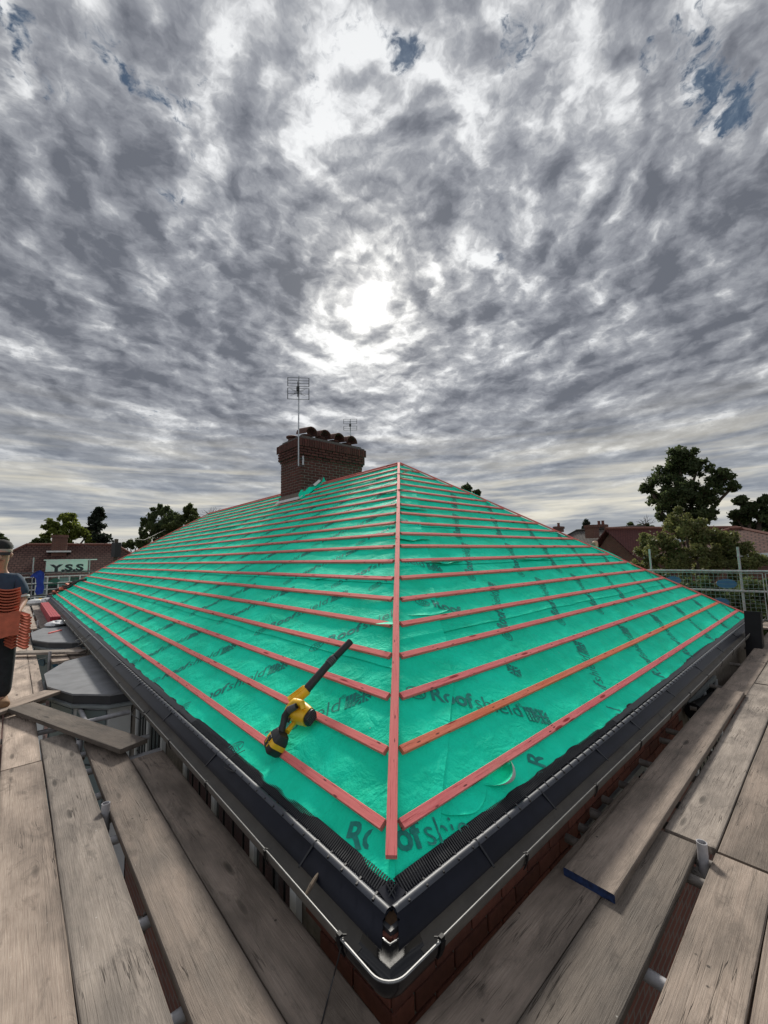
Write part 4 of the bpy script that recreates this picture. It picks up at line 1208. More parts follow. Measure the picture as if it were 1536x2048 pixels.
# guard rails and mesh guards, right end
gx = 11.42
def guard(root, a, b, zs, posts, post_z, m='galv'):
    for z in zs: tube('guard_rail', (*a, z), (*b, z), m, root, n=10)
    for (x_, y_) in posts: tube('guard_post', (x_, y_, GZ), (x_, y_, post_z), m, root, n=10)
gr_ = thing('scaffold_guard', (gx, 1.2, GZ), 'galvanised tube guard rails and posts at the far right end of the roof', 'guard rail')
guard(gr_, (gx, -2.6), (gx, 4.6), (.945, .49, -.28), ((gx+.05, 2.19), (gx+.05, .40), (gx+.05, -1.6), (gx+.05, 4.3)), 1.50)
for q in ((gx+.03, .40, .95), (gx+.03, .40, .49), (gx+.03, 2.19, .95)): coupler(q, gr_)
def mesh_guard(a, b, z0, z1, label, ovals, mwire='mesh_wire', oval='oval_blue', group='mesh brick guards', step=.085):
    t = thing('mesh_guard', (*a, z0), label, 'mesh guard', group)
    A = Vector((*a, 0)); B = Vector((*b, 0)); d = (B-A); L_ = d.length; d.normalize(); m_ = MB(); n = int(L_/step)
    for k in range(n+1):
        p = A + d*(L_*k/n); m_.bar((p.x, p.y, z0), (p.x, p.y, z1), .0055, .0055, up=(d.x, d.y, 0))
    nz = int((z1-z0)/step)
    for k in range(nz+1):
        z = z0+(z1-z0)*k/nz; m_.bar((A.x-.006, A.y, z), (B.x-.006, B.y, z), .0055, .0055)
    m_.build('wire_grid', M[mwire], t, fix=False, kind='stuff')
    fr = MB()
    for q in (A, B): fr.bar((q.x, q.y, z0), (q.x, q.y, z1), .014, .014, up=(d.x, d.y, 0))
    for z in (z0, z1): fr.bar((A.x, A.y, z), (B.x, B.y, z), .014, .014)
    fr.build('edge_wire', M['galv'], t, fix=False)
    nrm = Vector((d.y, -d.x, 0))
    for (s_, z, rx, rz) in ovals:
        p = A + d*s_; nn = 18; vv = []
        for off in (-.012, .004):
            for k in range(nn):
                an = 2*math.pi*k/nn; q = p + d*(rx*math.cos(an)) + nrm*off; vv.append((q.x, q.y, z+rz*math.sin(an)))
        MB().add(vv, [tuple(range(nn)), tuple(range(nn, 2*nn))] + [(k, (k+1) % nn, nn+(k+1) % nn, nn+k) for k in range(nn)]).build('oval_plate', M[oval], t)
mesh_guard((gx-.05, 2.10), (gx-.05, .02), -.12, .90, 'mesh guard with blue oval plates right of the hip at the far end', ((1.44, .65, .19, .11), (1.30, .22, .16, .10), (.4, .7, .17, .1)))
mesh_guard((gx-.055, -.03), (gx-.055, -2.1), -.12, .90, 'mesh guard cut off by the right edge of the photo', ((.3, .68, .17, .1), (1.2, .4, .17, .1)))
mesh_guard((gx-.055, 4.3), (gx-.055, 2.15), -.12, .90, 'mesh guard mostly hidden behind the right hip', ((1.0, .6, .17, .1),))

# guard rails, left far end
ly = 23.4
gl = thing('scaffold_guard', (0, ly, GZ), 'dark tube guard rails and posts across the far left end behind the man', 'guard rail')
for z in (1.06, .52, .02): tube('guard_rail', (-3.4, ly, z), (4.4, ly, z), 'steel_dark', gl, n=8)
for x_ in (-2.6, -.42, 1.68, 3.4): tube('guard_post', (x_, ly+.05, GZ), (x_, ly+.05, 1.75 if x_ < 1.6 else 1.62), 'galv', gl, n=8)
mesh_guard((.0, ly-.05), (2.3, ly-.05), .05, 1.02, 'dark mesh guard below the banner at the far left', ((.4, .66, .17, .1), (1.5, .7, .15, .08)), 'steel_dark', 'oval_green', 'mesh brick guards', .11)
mesh_guard((-2.4, ly-.05), (-.1, ly-.05), .05, 1.02, 'dark mesh guard behind the man with the blue jacket on it', ((.9, .6, .16, .1),), 'steel_dark', 'oval_green', 'mesh brick guards', .11)
# banner
bn = thing('banner', (.78, ly+.11, 1.02), 'pale banner reading Y.S.S on the far guard rail, left', 'banner')
MB().bar((.03, ly+.10, 1.05+.28), (1.62, ly+.10, 1.03+.28), .012, .56).build('sheet', M['banner_white'], bn)
MB().bar((-.06, ly+.10, 1.625), (1.98, ly+.10, 1.615), .05, .05).build('top_batten', M['white_paint'], bn)
t_ = text_tris('Y.S.S', .42, .022); ar, fs_ = bm_arr(t_); t_.free()
sx = 1.30/(ar[:, 0].max()-ar[:, 0].min())
me = bpy.data.meshes.new('lettering'); me.from_pydata([((a-ar[:, 0].min())*sx-.62, -.022, (b*1.0)+.085) for a, b in ar], [], fs_); me.materials.append(M['banner_ink'])
link('lettering', me, bn)
# blue jacket hanging on the far rail
jk = MB(); prof = [(-.52, .86), (-.42, 1.0), (-.30, 1.12), (-.16, 1.17), (-.04, 1.08), (.0, .9), (-.02, .62), (.02, .35), (-.02, .12), (-.22, .06), (-.30, .2), (-.26, .5), (-.30, .8), (-.38, .88)]
n = len(prof); jk.add([(a, ly-.12-.05*math.sin(a*20+b*7), b) for a, b in prof] + [(a, ly-.03+.02*math.sin(a*25), b) for a, b in prof], [tuple(range(n)), tuple(range(n, 2*n))] + [(i, (i+1) % n, n+(i+1) % n, n+i) for i in range(n)])
tag(jk.build('jacket', M['blue_cloth'], loc=(-.2, ly-.08, .06)), 'bright blue jacket hung over the far guard rail behind the man', 'jacket')

# things on the far walkway
tb = thing('timber_bundle', (-.13, 14.5, ZB), 'long dark red bundle of timber battens lying beside the left gutter', 'timber')
for i in range(4):
    for j in range(4):
        placed_bar('batten', (-.245+i*.054, 12.7+.02*((i*3+j) % 4), ZB+.03+j*.055), (-.245+i*.054, 18.2, ZB+.03+j*.055), .050, .052, (0, 0, 1), M['red_timber'], tb)
p = on_z(112, 1251, -.07)
bg_ = MB(); n_ = 9; vv = []; ff = []
for i in range(n_+1):
    th = math.pi*i/n_
    for k in range(14):
        an = 2*math.pi*k/14; r_ = math.sin(th)*(1+.18*math.sin(an*3+i)); vv.append((p[0]+.20*r_*math.cos(an), p[1]+.33*r_*math.sin(an), -.074+.055*(1-math.cos(th))*(1+.2*math.sin(an*2+i))))
for i in range(n_):
    for k in range(14): ff.append((i*14+k, i*14+(k+1) % 14, (i+1)*14+(k+1) % 14, (i+1)*14+k))
tag(bg_.add(vv, ff).build('plastic_bag', M['bag_white'], smooth=True, loc=(p[0], p[1], -.074)), 'crumpled white plastic bag on the second flat bay roof', 'bag')
pa = on_z(98, 1267, -.07); pb = on_z(122, 1261, -.07)
ob = placed_bar('batten_offcut', (pa[0], pa[1], -.062), (pb[0], pb[1], -.062), .045, .025, (0, 0, 1), M['batten_red'], None); tag(ob, 'short red batten offcut lying on the second flat bay roof', 'batten offcut')
for i, (px_, py_, m_, lab, s_) in enumerate(((70, 1207, 'flash_white', 'white scrap of packaging at the far end of the left walkway', .26), (82, 1203, 'yellow_plastic', 'yellow tool bag among the rubbish at the far end', .20), (94, 1205, 'bag_white', 'pale sack at the far end beside the gutter', .28), (76, 1204, 'oval_blue', 'small blue can among the far rubbish', .14))):
    p = on_z(px_, py_, ZB+.05); mm = MB(); mm.lathe((p[0], p[1], ZB), [(s_*.7, 0), (s_, s_*.3), (s_*.8, s_*.7), (s_*.3, s_*.8+.02)], 8)
    tag(mm.build('rubbish', M[m_], loc=(p[0], p[1], ZB)), lab, 'rubbish')
# bundle of straps and broken tiles hanging over the far left hip
for k, (px_, py_, lab) in enumerate(((125, 1178, 'dark strap slung over the far end of the left eave'), (150, 1172, 'black webbing strap lying on the far left hip'))):
    a = on_z(px_-12, py_+14, .3); 
    pts = [S('L', 21.3-.35*i+.5*k, .35+.17*i+.05*k, .05+.05*math.sin(i*1.7+k)) for i in range(7)]
    tag(MB().tube([Vector(map(float, q)) for q in pts], .045-.01*k, 7).build('strap', M['rubber_black'], smooth=True), lab, 'strap')
for k in range(7):
    q = S('L', 21.2+random.uniform(-.6, .1)-.2*k*.3, .3+.12*k, .05)
    c_ = MB().box(tuple(map(float, q)), (.28, .2, .04), Matrix.Rotation(random.uniform(0, 3), 3, 'Z') @ Matrix.Rotation(random.uniform(-.6, .6), 3, 'X'))
    tag(c_.build('broken_tile', M['clay_tile' if k % 2 else 'terracotta_sooty']), 'broken old tile heaped on the far left corner of the roof', 'tile', 'broken tiles on the far corner')

# small things in the gutter and on the boards
tw = MB(); pts = [on_z(*q) for q in ((612, 1790, .035), (622, 1772, .045), (630, 1758, .05), (636, 1748, .052))]
tw.tube(pts, [.007, .010, .009, .006], 7); tag(tw.build('twig', M['twig_wood'], smooth=False, loc=tuple(pts[0])), 'short mossy twig lying in the left gutter near the corner', 'twig')
p = on_z(645, 1817, -.03); st_ = MB().lathe((p[0], p[1], -.038), [(.006, 0), (.011, .005), (.009, .012), (.003, .015)], 6); tag(st_.build('stone', M['stone_grit'], loc=(p[0], p[1], -.038)), 'small pinkish stone chip in the left gutter near the corner', 'stone')
cab = MB(); c0 = on_z(672, 1935, -.06)
cpts = [on_z(682, 1893, .05), on_z(676, 1920, .0), on_z(668, 1950, -.10), on_z(655, 2000, -.146), on_z(640, 2060, -.146)]
tag(cab.tube(cpts, .0028, 6).build('cord', M['rubber_black'], smooth=True), 'thin black cord hanging from the gutter corner onto the boards', 'cord')
def cable(pxs, lab, r_=.004, m='rubber_black'):
    pts = [on_z(*q) for q in pxs]; tag(MB().tube(pts, r_, 6).build('cable', M[m], smooth=True), lab, 'cable')
cable(((290, 1430, .075), (270, 1415, .0), (262, 1428, -.02), (280, 1440, -.01), (300, 1420, .07)), 'loop of black cable under the left gutter beside the near bay')
cable(((165, 1275, .1), (150, 1282, .1), (160, 1290, .05), (190, 1268, .13)), 'black cable looped over the left gutter above the second bay')
cable(((30, 1338, ZB+.01), (80, 1318, ZB+.03), (130, 1305, ZB+.06), (160, 1290, -.02)), 'thin pale wire stretched across between the two bays', .003, 'lip_pale')
cable(((490, 1500, .16), (450, 1520, .13), (448, 1535, .10), (470, 1545, .09)), 'thin wire poking out of the left eaves tray', .0022)
for i, (px_, py_) in enumerate(((660, 1650), (905, 1890), (1180, 1935))): pass

# black rainwater pipe at the far right corner
rp = thing('drain_pipe', (8.35, -.10, GZ), 'black drain pipe standing up past the far right gutter end with an elbow', 'drain pipe')
A = on_y(1506, 1226, -.1); Bq = on_y(1512, 1330, -.1)
MB().bar((A[0], -.1, A[2]), (Bq[0]+.02, -.1, Bq[2]), .205, .205, up=(0, 1, 0)).build('hopper_pipe', M['pipe_black'], rp)
MB().bar((Bq[0]+.05, -.1, Bq[2]+.06), (Bq[0]+.05, -.1, Bq[2]-.06), .235, .235, up=(0, 1, 0)).build('pipe_socket', M['plastic_gloss'], rp)
el = [(Bq[0], -.1, Bq[2]-.02), (Bq[0]-.05, -.09, Bq[2]-.12), (Bq[0]-.35, -.07, Bq[2]-.16)]
e2 = on_y(1385, 1400, .02)
MB().tube(el, .10, 14).build('pipe_elbow', M['plastic_gloss'], rp, smooth=True)
MB().tube([el[-1], (e2[0], .02, e2[2]-.12)], .085, 14).build('sloping_pipe', M['pipe_black'], rp, smooth=True)
for t in (.06, .14): 
    a = Vector(el[-1]).lerp(Vector((e2[0], .02, e2[2]-.12)), t); b = Vector(el[-1]).lerp(Vector((e2[0], .02, e2[2]-.12)), t+.03)
    MB().tube([a, b], .10, 14).build('pipe_socket', M['plastic_gloss'], rp, smooth=True)
MB().bar((Bq[0]-.25, -.08, Bq[2]+.05), (Bq[0]+.15, -.08, Bq[2]+.05), .05, .03).build('pipe_bracket', M['galv'], rp)

# ------------------------------------------------------------------ cordless blower on the left slope
def onL(px_, py_, h):
    d = ray(px_, py_); n = np.array([-ST, 0, CT]); s_ = (h-n@CAM)/(n@d); return CAM+s_*d
bl_ = thing('leaf_blower', tuple(onL(555, 1490, .01)), 'yellow and black cordless leaf blower lying on the left slope battens', 'leaf blower')
nL = Vector((-ST, 0, CT)); uL = Vector((0, -1, 0)); vL = Vector((CT, 0, ST))
Pq = lambda x, y, h: Vector(onL(x, y, h))
def loft(secs, name, m, smooth=True, parent=bl_, n=12, sq=2.6):
    """secs: (centre, half width a, half width b, axis a, axis b); superellipse sections"""
    vv = []; ff = []
    for (c, a, b, A, B) in secs:
        for k in range(n):
            an = 2*math.pi*(k+.5)/n; ca, sa = math.cos(an), math.sin(an)
            vv.append(c + A*(a*math.copysign(abs(ca)**(2/sq), ca)) + B*(b*math.copysign(abs(sa)**(2/sq), sa)))
    for i in range(len(secs)-1):
        for k in range(n): ff.append((i*n+k, i*n+(k+1) % n, (i+1)*n+(k+1) % n, (i+1)*n+k))
    ff.append(tuple(range(n))); ff.append(tuple((len(secs)-1)*n+k for k in reversed(range(n))))
    return MB().add(vv, ff).build(name, M[m], parent, smooth=smooth)
# black tube
t0 = Pq(618, 1374, .10); t1 = Pq(657, 1328, .105); t2 = Pq(670, 1315, .105); t3 = Pq(701, 1283, .10)
d_ = (t3-t0).normalized()
MB().tube([t0-d_*.03, t1], [.031, .028], 18).build('blower_tube', M['rubber_black'], bl_, smooth=True)
MB().tube([t1-d_*.002, t1+d_*.05, t2], [.0315, .0315, .029], 18).build('tube_collar', M['grip_grey'], bl_, smooth=True)
MB().tube([t2, t3], .0265, 18, hollow=.86).build('nozzle', M['rubber_black'], bl_, smooth=True)
for k in range(3): q = t1 + d_*(.012+.014*k); MB().tube([q, q+d_*.004], .0335, 16).build('collar_ring', M['rubber_black'], bl_, smooth=True)
# yellow throat
y0_ = Pq(613, 1380, .095); y1_ = Pq(582, 1407, .085); dd = (y1_-y0_).normalized(); side = dd.cross(nL).normalized()
loft([(y0_-dd*.012, .030, .030, side, nL), (y0_, .037, .037, side, nL), (y0_.lerp(y1_, .25), .034, .036, side, nL), (y0_.lerp(y1_, .7), .042, .040, side, nL), (y1_, .046, .048, side, nL)], 'throat', 'yellow_plastic')
for k in (-1, 0, 1): MB().bar(y0_+side*.017*k+nL*.033, y1_+side*.022*k+nL*.042, .004, .008, up=tuple(nL)).build('throat_rib', M['yellow_plastic'], bl_)
# fan housing, a drum whose axis points across
h0 = Pq(590, 1420, .09); h1 = Pq(618, 1434, .055); ax = (h1-h0).normalized(); pa = ax.cross(nL).normalized(); pb = ax.cross(pa).normalized()
loft([(h0-ax*.045, .045, .045, pa, pb), (h0-ax*.03, .062, .062, pa, pb), (h0+ax*.02, .070, .068, pa, pb), (h0.lerp(h1, .6), .066, .060, pa, pb), (h1, .056, .052, pa, pb)], 'fan_housing', 'yellow_plastic', n=16, sq=3)
loft([(h1, .050, .047, pa, pb), (h1+ax*.018, .052, .048, pa, pb), (h1+ax*.026, .044, .040, pa, pb)], 'intake_grille', 'rubber_black', n=16, sq=2.6)
for k in range(-2, 3): MB().bar(h1+ax*.027+pb*.016*k-pa*.036, h1+ax*.027+pb*.016*k+pa*.036, .004, .005, up=tuple(ax)).build('grille_bar', M['grip_grey'], bl_)
for (a_, b_) in ((.03, .03), (-.03, .03), (.03, -.02)):
    q = h0+ax*.01+pa*a_*1.2-pb*.066; MB().tube([q, q-pb*.004], .006, 8).build('screw', M['steel_dark'], bl_)
# arched yellow spine over the housing
sp = [Pq(579, 1413, .13), Pq(590, 1405, .155), Pq(604, 1407, .155), Pq(607, 1418, .13)]
MB().tube(sp, [.020, .022, .022, .018], 12).build('spine', M['yellow_plastic'], bl_, smooth=True)
# black handle
hp = [Pq(593, 1412, .165), Pq(578, 1420, .155), Pq(570, 1432, .13), Pq(566, 1450, .10), Pq(561, 1464, .085)]
MB().tube(hp, [.018, .024, .024, .022, .028], 12).build('handle', M['rubber_black'], bl_, smooth=True)
MB().tube([hp[0], hp[1]], [.0195, .0252], 12).build('grip_insert', M['grip_grey'], bl_, smooth=True)
q = Pq(578, 1436, .11); MB().bar(q, q+(hp[3]-hp[2])*.5, .012, .02).build('trigger', M['rubber_black'], bl_)
# yellow lower arm
la = [Pq(598, 1436, .05), Pq(583, 1452, .05), Pq(574, 1464, .06)]
MB().tube(la, [.020, .017, .020], 10).build('lower_arm', M['yellow_plastic'], bl_, smooth=True)
# battery foot and battery
f0 = Pq(566, 1466, .088); f1 = Pq(556, 1480, .07); dn = (f1-f0).normalized(); sa_ = dn.cross(nL).normalized(); sb_ = dn.cross(sa_).normalized()
loft([(f0, .046, .040, sa_, sb_), (f0.lerp(f1, .6), .062, .050, sa_, sb_), (f1, .066, .052, sa_, sb_)], 'battery_foot', 'rubber_black', n=16, sq=6)
loft([(f1, .068, .053, sa_, sb_), (f1+dn*.030, .070, .055, sa_, sb_)], 'battery_top', 'yellow_plastic', n=16, sq=6)
loft([(f1+dn*.030, .067, .053, sa_, sb_), (f1+dn*.066, .065, .051, sa_, sb_), (f1+dn*.080, .052, .040, sa_, sb_)], 'battery', 'rubber_black', n=16, sq=6)
for sg in (-1, 1): MB().bar(f1+dn*.004+sb_*(-.056)+sa_*.030*sg, f1+dn*.055+sb_*(-.054)+sa_*.022*sg, .007, .005, up=tuple(sb_)).build('battery_stripe', M['yellow_plastic'], bl_)
MB().bar(f1-dn*.004+sb_*(-.057), f1+dn*.024+sb_*(-.058), .034, .008, up=tuple(sb_)).build('release_button', M['rubber_black'], bl_)

# ------------------------------------------------------------------ the man carrying tiles
def skin_body(name, joints, edges, mname, parent, sub=2, root=0):
    me = bpy.data.meshes.new(name); me.from_pydata([j[0] for j in joints], edges, [])
    me.materials.append(M[mname]); o = link(name, me, parent)
    sk = o.modifiers.new('skin', 'SKIN'); sk.use_smooth_shade = True; sk.branch_smoothing = .6
    if not me.skin_vertices: 
        me.attributes
    for i, j in enumerate(joints):
        r_ = j[1]; r_ = r_ if isinstance(r_, tuple) else (r_, r_)
        me.skin_vertices[0].data[i].radius = r_; me.skin_vertices[0].data[i].use_root = (i == root)
    sb = o.modifiers.new('sub', 'SUBSURF'); sb.levels = sub; sb.render_levels = sub
    return o
def bm_skin(name, joints, edges, mname, parent, sub=2, root=0):
    bm = bmesh.new(); lay_ = bm.verts.layers.skin.verify()
    vs_ = []
    for j in joints:
        v = bm.verts.new(j[0]); r_ = j[1]; v[lay_].radius = r_ if isinstance(r_, tuple) else (r_, r_); vs_.append(v)
    vs_[root][lay_].use_root = True
    for a, b in edges: bm.edges.new((vs_[a], vs_[b]))
    me = bpy.data.meshes.new(name); bm.to_mesh(me); bm.free(); me.materials.append(M[mname]); o = link(name, me, parent)
    sk = o.modifiers.new('skin', 'SKIN'); sk.use_smooth_shade = True; sk.branch_smoothing = .5
    sb = o.modifiers.new('sub', 'SUBSURF'); sb.levels = sub; sb.render_levels = sub
    return o
man = thing('person', (-1.155, 5.14, -.095), 'man in dark cap and navy shirt carrying a stack of red clay tiles', 'person')
# local frame: x to photo right is +x here, -y towards the camera
J = {'pelvis': ((0, 0, .95), (.155, .11)), 'waist': ((0, .01, 1.10), (.145, .10)), 'chest': ((0, .02, 1.30), (.17, .115)), 'neckb': ((0, .02, 1.46), (.085, .075)), 'neck': ((0, .0, 1.52), .062), 'head0': ((0, -.03, 1.585), (.080, .092)), 'head1': ((0, -.015, 1.68), (.096, .112)), 'head2': ((0, 0, 1.755), (.080, .095)),
     'shL': ((.158, .02, 1.41), .060), 'elL': ((.222, -.03, 1.13), .044), 'wrL': ((.16, -.25, 1.0), .030), 'haL': ((.11, -.31, .985), (.036, .022)),
     'shR': ((-.158, .02, 1.41), .060), 'elR': ((-.222, -.03, 1.13), .044), 'wrR': ((-.16, -.25, 1.0), .030), 'haR': ((-.11, -.31, .985), (.036, .022)),
     'hiL': ((.09, 0, .90), .088), 'knL': ((.11, -.03, .50), .062), 'anL': ((.09, .03, .10), .042), 'toL': ((.12, -.12, .045), .035),
     'hiR': ((-.09, 0, .90), .088), 'knR': ((-.12, -.10, .52), .062), 'anR': ((-.12, .08, .12), .042), 'toR': ((-.13, -.07, .06), .035)}
keys = list(J); ix = {k: i for i, k in enumerate(keys)}
E_ = [('pelvis', 'waist'), ('waist', 'chest'), ('chest', 'neckb'), ('neckb', 'neck'), ('neck', 'head0'), ('head0', 'head1'), ('head1', 'head2'), ('chest', 'shL'), ('shL', 'elL'), ('elL', 'wrL'), ('wrL', 'haL'), ('chest', 'shR'), ('shR', 'elR'), ('elR', 'wrR'), ('wrR', 'haR'),
      ('pelvis', 'hiL'), ('hiL', 'knL'), ('knL', 'anL'), ('anL', 'toL'), ('pelvis', 'hiR'), ('hiR', 'knR'), ('knR', 'anR'), ('anR', 'toR')]
bm_skin('body', [J[k] for k in keys], [(ix[a], ix[b]) for a, b in E_], 'skin', man)
def garment(name, js, es, mname, grow, sub=2, override=None):
    jj = []
    for k in js:
        p_, r_ = (override or {}).get(k, J.get(k)); r_ = r_ if isinstance(r_, tuple) else (r_, r_); jj.append((p_, (r_[0]+grow, r_[1]+grow)))
    ii = {k: i for i, k in enumerate(js)}; return bm_skin(name, jj, [(ii[a], ii[b]) for a, b in es], mname, man, sub)
ov = {'slL': ((.212, -.018, 1.175), .057), 'slR': ((-.212, -.018, 1.175), .057), 'hem': ((0, 0, .93), (.165, .12)), 'neckb': ((0, .02, 1.44), (.09, .08))}
garment('tshirt', ['hem', 'waist', 'chest', 'neckb', 'shL', 'slL', 'shR', 'slR'], [('hem', 'waist'), ('waist', 'chest'), ('chest', 'neckb'), ('chest', 'shL'), ('shL', 'slL'), ('chest', 'shR'), ('shR', 'slR')], 'navy_cloth', .022, override=ov)
ov = {'anL': ((.09, .02, .085), .066), 'anR': ((-.12, .07, .10), .066), 'pelvis': ((0, 0, .96), (.16, .115))}
garment('trousers', ['pelvis', 'hiL', 'knL', 'anL', 'hiR', 'knR', 'anR'], [('pelvis', 'hiL'), ('hiL', 'knL'), ('knL', 'anL'), ('pelvis', 'hiR'), ('hiR', 'knR'), ('knR', 'anR')], 'dark_denim', .026, override=ov)
for s_, (a, t, y_) in (('L', ((.09, .05, .055), (.13, -.17, .042), 0)), ('R', ((-.12, .10, .065), (-.14, -.12, .055), 0))):
    bm_skin('boot', [((a[0], a[1], .12), (.07, .075)), (a, (.066, .07)), (((a[0]+t[0])/2, (a[1]+t[1])/2, .055), (.062, .055)), (t, (.058, .045))], [(0, 1), (1, 2), (2, 3)], 'boot_tan', man)
ob_man = np.array([-1.155, 5.14, -.095])
def ml(p_): return tuple(np.array(p_)+ob_man)
hd = MB(); hd.lathe(ml((0, -.005, 1.715)), [(.098, 0), (.100, .035), (.088, .075), (.060, .10), (.02, .112)], 16); hd.build('cap', M['cap_black'], man, smooth=True)
hd = MB(); hd.lathe(ml((0, -.008, 1.690)), [(.099, 0), (.1005, .026), (.095, .028)], 18); hd.build('head_band', M['band_pale'], man, smooth=True)
hd = MB(); hd.box(ml((0, -.112, 1.665)), (.165, .055, .034)); hd.build('dark_glasses', M['rubber_black'], man)
MB().lathe(ml((0, -.128, 1.630)), [(.013, -.022), (.017, -.008), (.008, .022)], 8).build('nose', M['skin'], man, smooth=True)
MB().bar(ml((-.026, -.118, 1.592)), ml((.026, -.118, 1.592)), .010, .008).build('mouth', M['terracotta'], man)
for sg in (-1, 1): MB().lathe(ml((sg*.083, -.01, 1.652)), [(.008, -.028), (.020, -.01), (.022, .012), (.010, .028)], 8).build('ear', M['skin'], man, smooth=True)
for sg in (-1, 1):
    MB().tube([ml((sg*.214, -.02, 1.185)), ml((sg*.218, -.026, 1.165))], .060, 14).build('sleeve_stripe', M['flash_white'], man, smooth=True)
    for k, ln in enumerate((.058, .066, .070, .062)):
        b_ = np.array((sg*(.115-.014*k*0), -.30-.0*k, 1.0-.018*k)) ; a1 = (b_[0], b_[1]-.01, b_[2]); a2 = (b_[0]-sg*ln*.6, b_[1]-.035, b_[2]-.004); a3 = (a2[0]-sg*ln*.4, a2[1]+.004, a2[2])
        MB().tube([ml(a1), ml(a2), ml(a3)], [.010, .009, .007], 7).build('finger', M['skin'], man, smooth=True)
    MB().tube([ml((sg*.12, -.29, 1.01)), ml((sg*.10, -.31, 1.05)), ml((sg*.07, -.315, 1.06))], [.012, .011, .008], 7).build('thumb', M['skin'], man, smooth=True)
# stacks of tiles he holds
def tile_mesh(w, l, th=.014, amp=.028):
    n = 14; v = []; f = []
    for t in (0, th):
        for j in (0, 1):
            for i in range(n+1):
                x = -w/2 + w*i/n; v.append((x, -l/2+l*j, amp*math.sin(i/n*2*math.pi) + t))
    q = n+1
    for i in range(n):
        f += [(i, q+i, q+i+1, i+1), (2*q+i, 2*q+i+1, 3*q+i+1, 3*q+i), (i, i+1, 2*q+i+1, 2*q+i), (q+i, 3*q+i, 3*q+i+1, q+i+1)]
    f += [(0, 2*q, 3*q, q), (n, q+n, 3*q+n, 2*q+n)]
    me = bpy.data.meshes.new('roof_tile'); me.from_pydata(v, [], f); me.materials.append(M['clay_tile']); 
    bm = bmesh.new(); bm.from_mesh(me); bmesh.ops.recalc_face_normals(bm, faces=bm.faces); bm.to_mesh(me); bm.free(); return me
tm = tile_mesh(.42, .27)
for k in range(9):
    o = link('roof_tile', tm); o.location = (-1.175+random.uniform(-.008, .008), 4.86+random.uniform(-.01, .01), .93+k*.030); o.rotation_euler = (R(-16), R(3), random.uniform(-.04, .04))
    tag(o, 'red clay roof tile in the stack held before the man\'s belly', 'roof tile', 'tiles in the stack in the man\'s arms')
tf = MB(); n = 12; vv = []
for t in (0, .03):
    for i in range(n+1):
        x = -.22+.44*i/n; vv += [(x, t, .12+.012*math.sin(i*1.3)), (x, t, -.13-.012*math.sin(i))]
ff = []
for i in range(n): a = 2*i; q = 2*(n+1); ff += [(a, a+1, a+3, a+2), (q+a, q+a+2, q+a+3, q+a+1), (a, a+2, q+a+2, q+a), (a+1, q+a+1, q+a+3, a+3)]
me = tf.add(vv, ff).mesh('roof_tile', [M['clay_tile']]); o = link('roof_tile', me); o.location = (-1.175, 4.69, .84); o.rotation_euler = (R(-12), R(2), 0)
tag(o, 'broad red clay tile facing the camera at the front of the man\'s stack', 'roof tile')
tm2 = tile_mesh(.15, .20, amp=.018)
for k in range(12):
    o = link('roof_tile', tm2); o.location = (-.965+random.uniform(-.008, .008), 4.94, .56+k*.031); o.rotation_euler = (R(6), R(4), R(20)+random.uniform(-.06, .06))
    tag(o, 'red tile in the narrow stack hanging at the man\'s side', 'roof tile', 'tiles in the narrow stack beside the man')

# man whose head shows over the right hip
q = at_d(1190, 1084, 14.2)
m2 = thing('person', (q[0], q[1], q[2]-1.62), 'bald man behind the right hip, only the top of his head showing', 'person')
b0 = Vector((q[0], q[1], q[2]-1.62))
bm_skin('body', [((0, 0, .9), (.15, .1)), ((0, 0, 1.25), (.17, .11)), ((0, 0, 1.42), (.06, .06)), ((0, -.01, 1.5), (.07, .08)), ((0, 0, 1.60), (.085, .095)), ((0, 0, 1.66), (.06, .07)), ((.18, 0, 1.36), .06), ((.22, -.05, 1.05), .045), ((.2, -.2, .9), .035), ((-.18, 0, 1.36), .06), ((-.22, -.05, 1.05), .045), ((-.2, -.2, .9), .035), ((.1, 0, .5), .06), ((.1, 0, .08), .045), ((-.1, 0, .5), .06), ((-.1, 0, .08), .045)],
        [(0, 1), (1, 2), (2, 3), (3, 4), (4, 5), (1, 6), (6, 7), (7, 8), (1, 9), (9, 10), (10, 11), (0, 12), (12, 13), (0, 14), (14, 15)], 'skin', m2)
MB().lathe(b0+Vector((0, .035, 1.545)), [(.088, -.05), (.098, 0), (.096, .045), (.06, .05)], 14).build('hair', M['hair_grey'], m2, smooth=True)

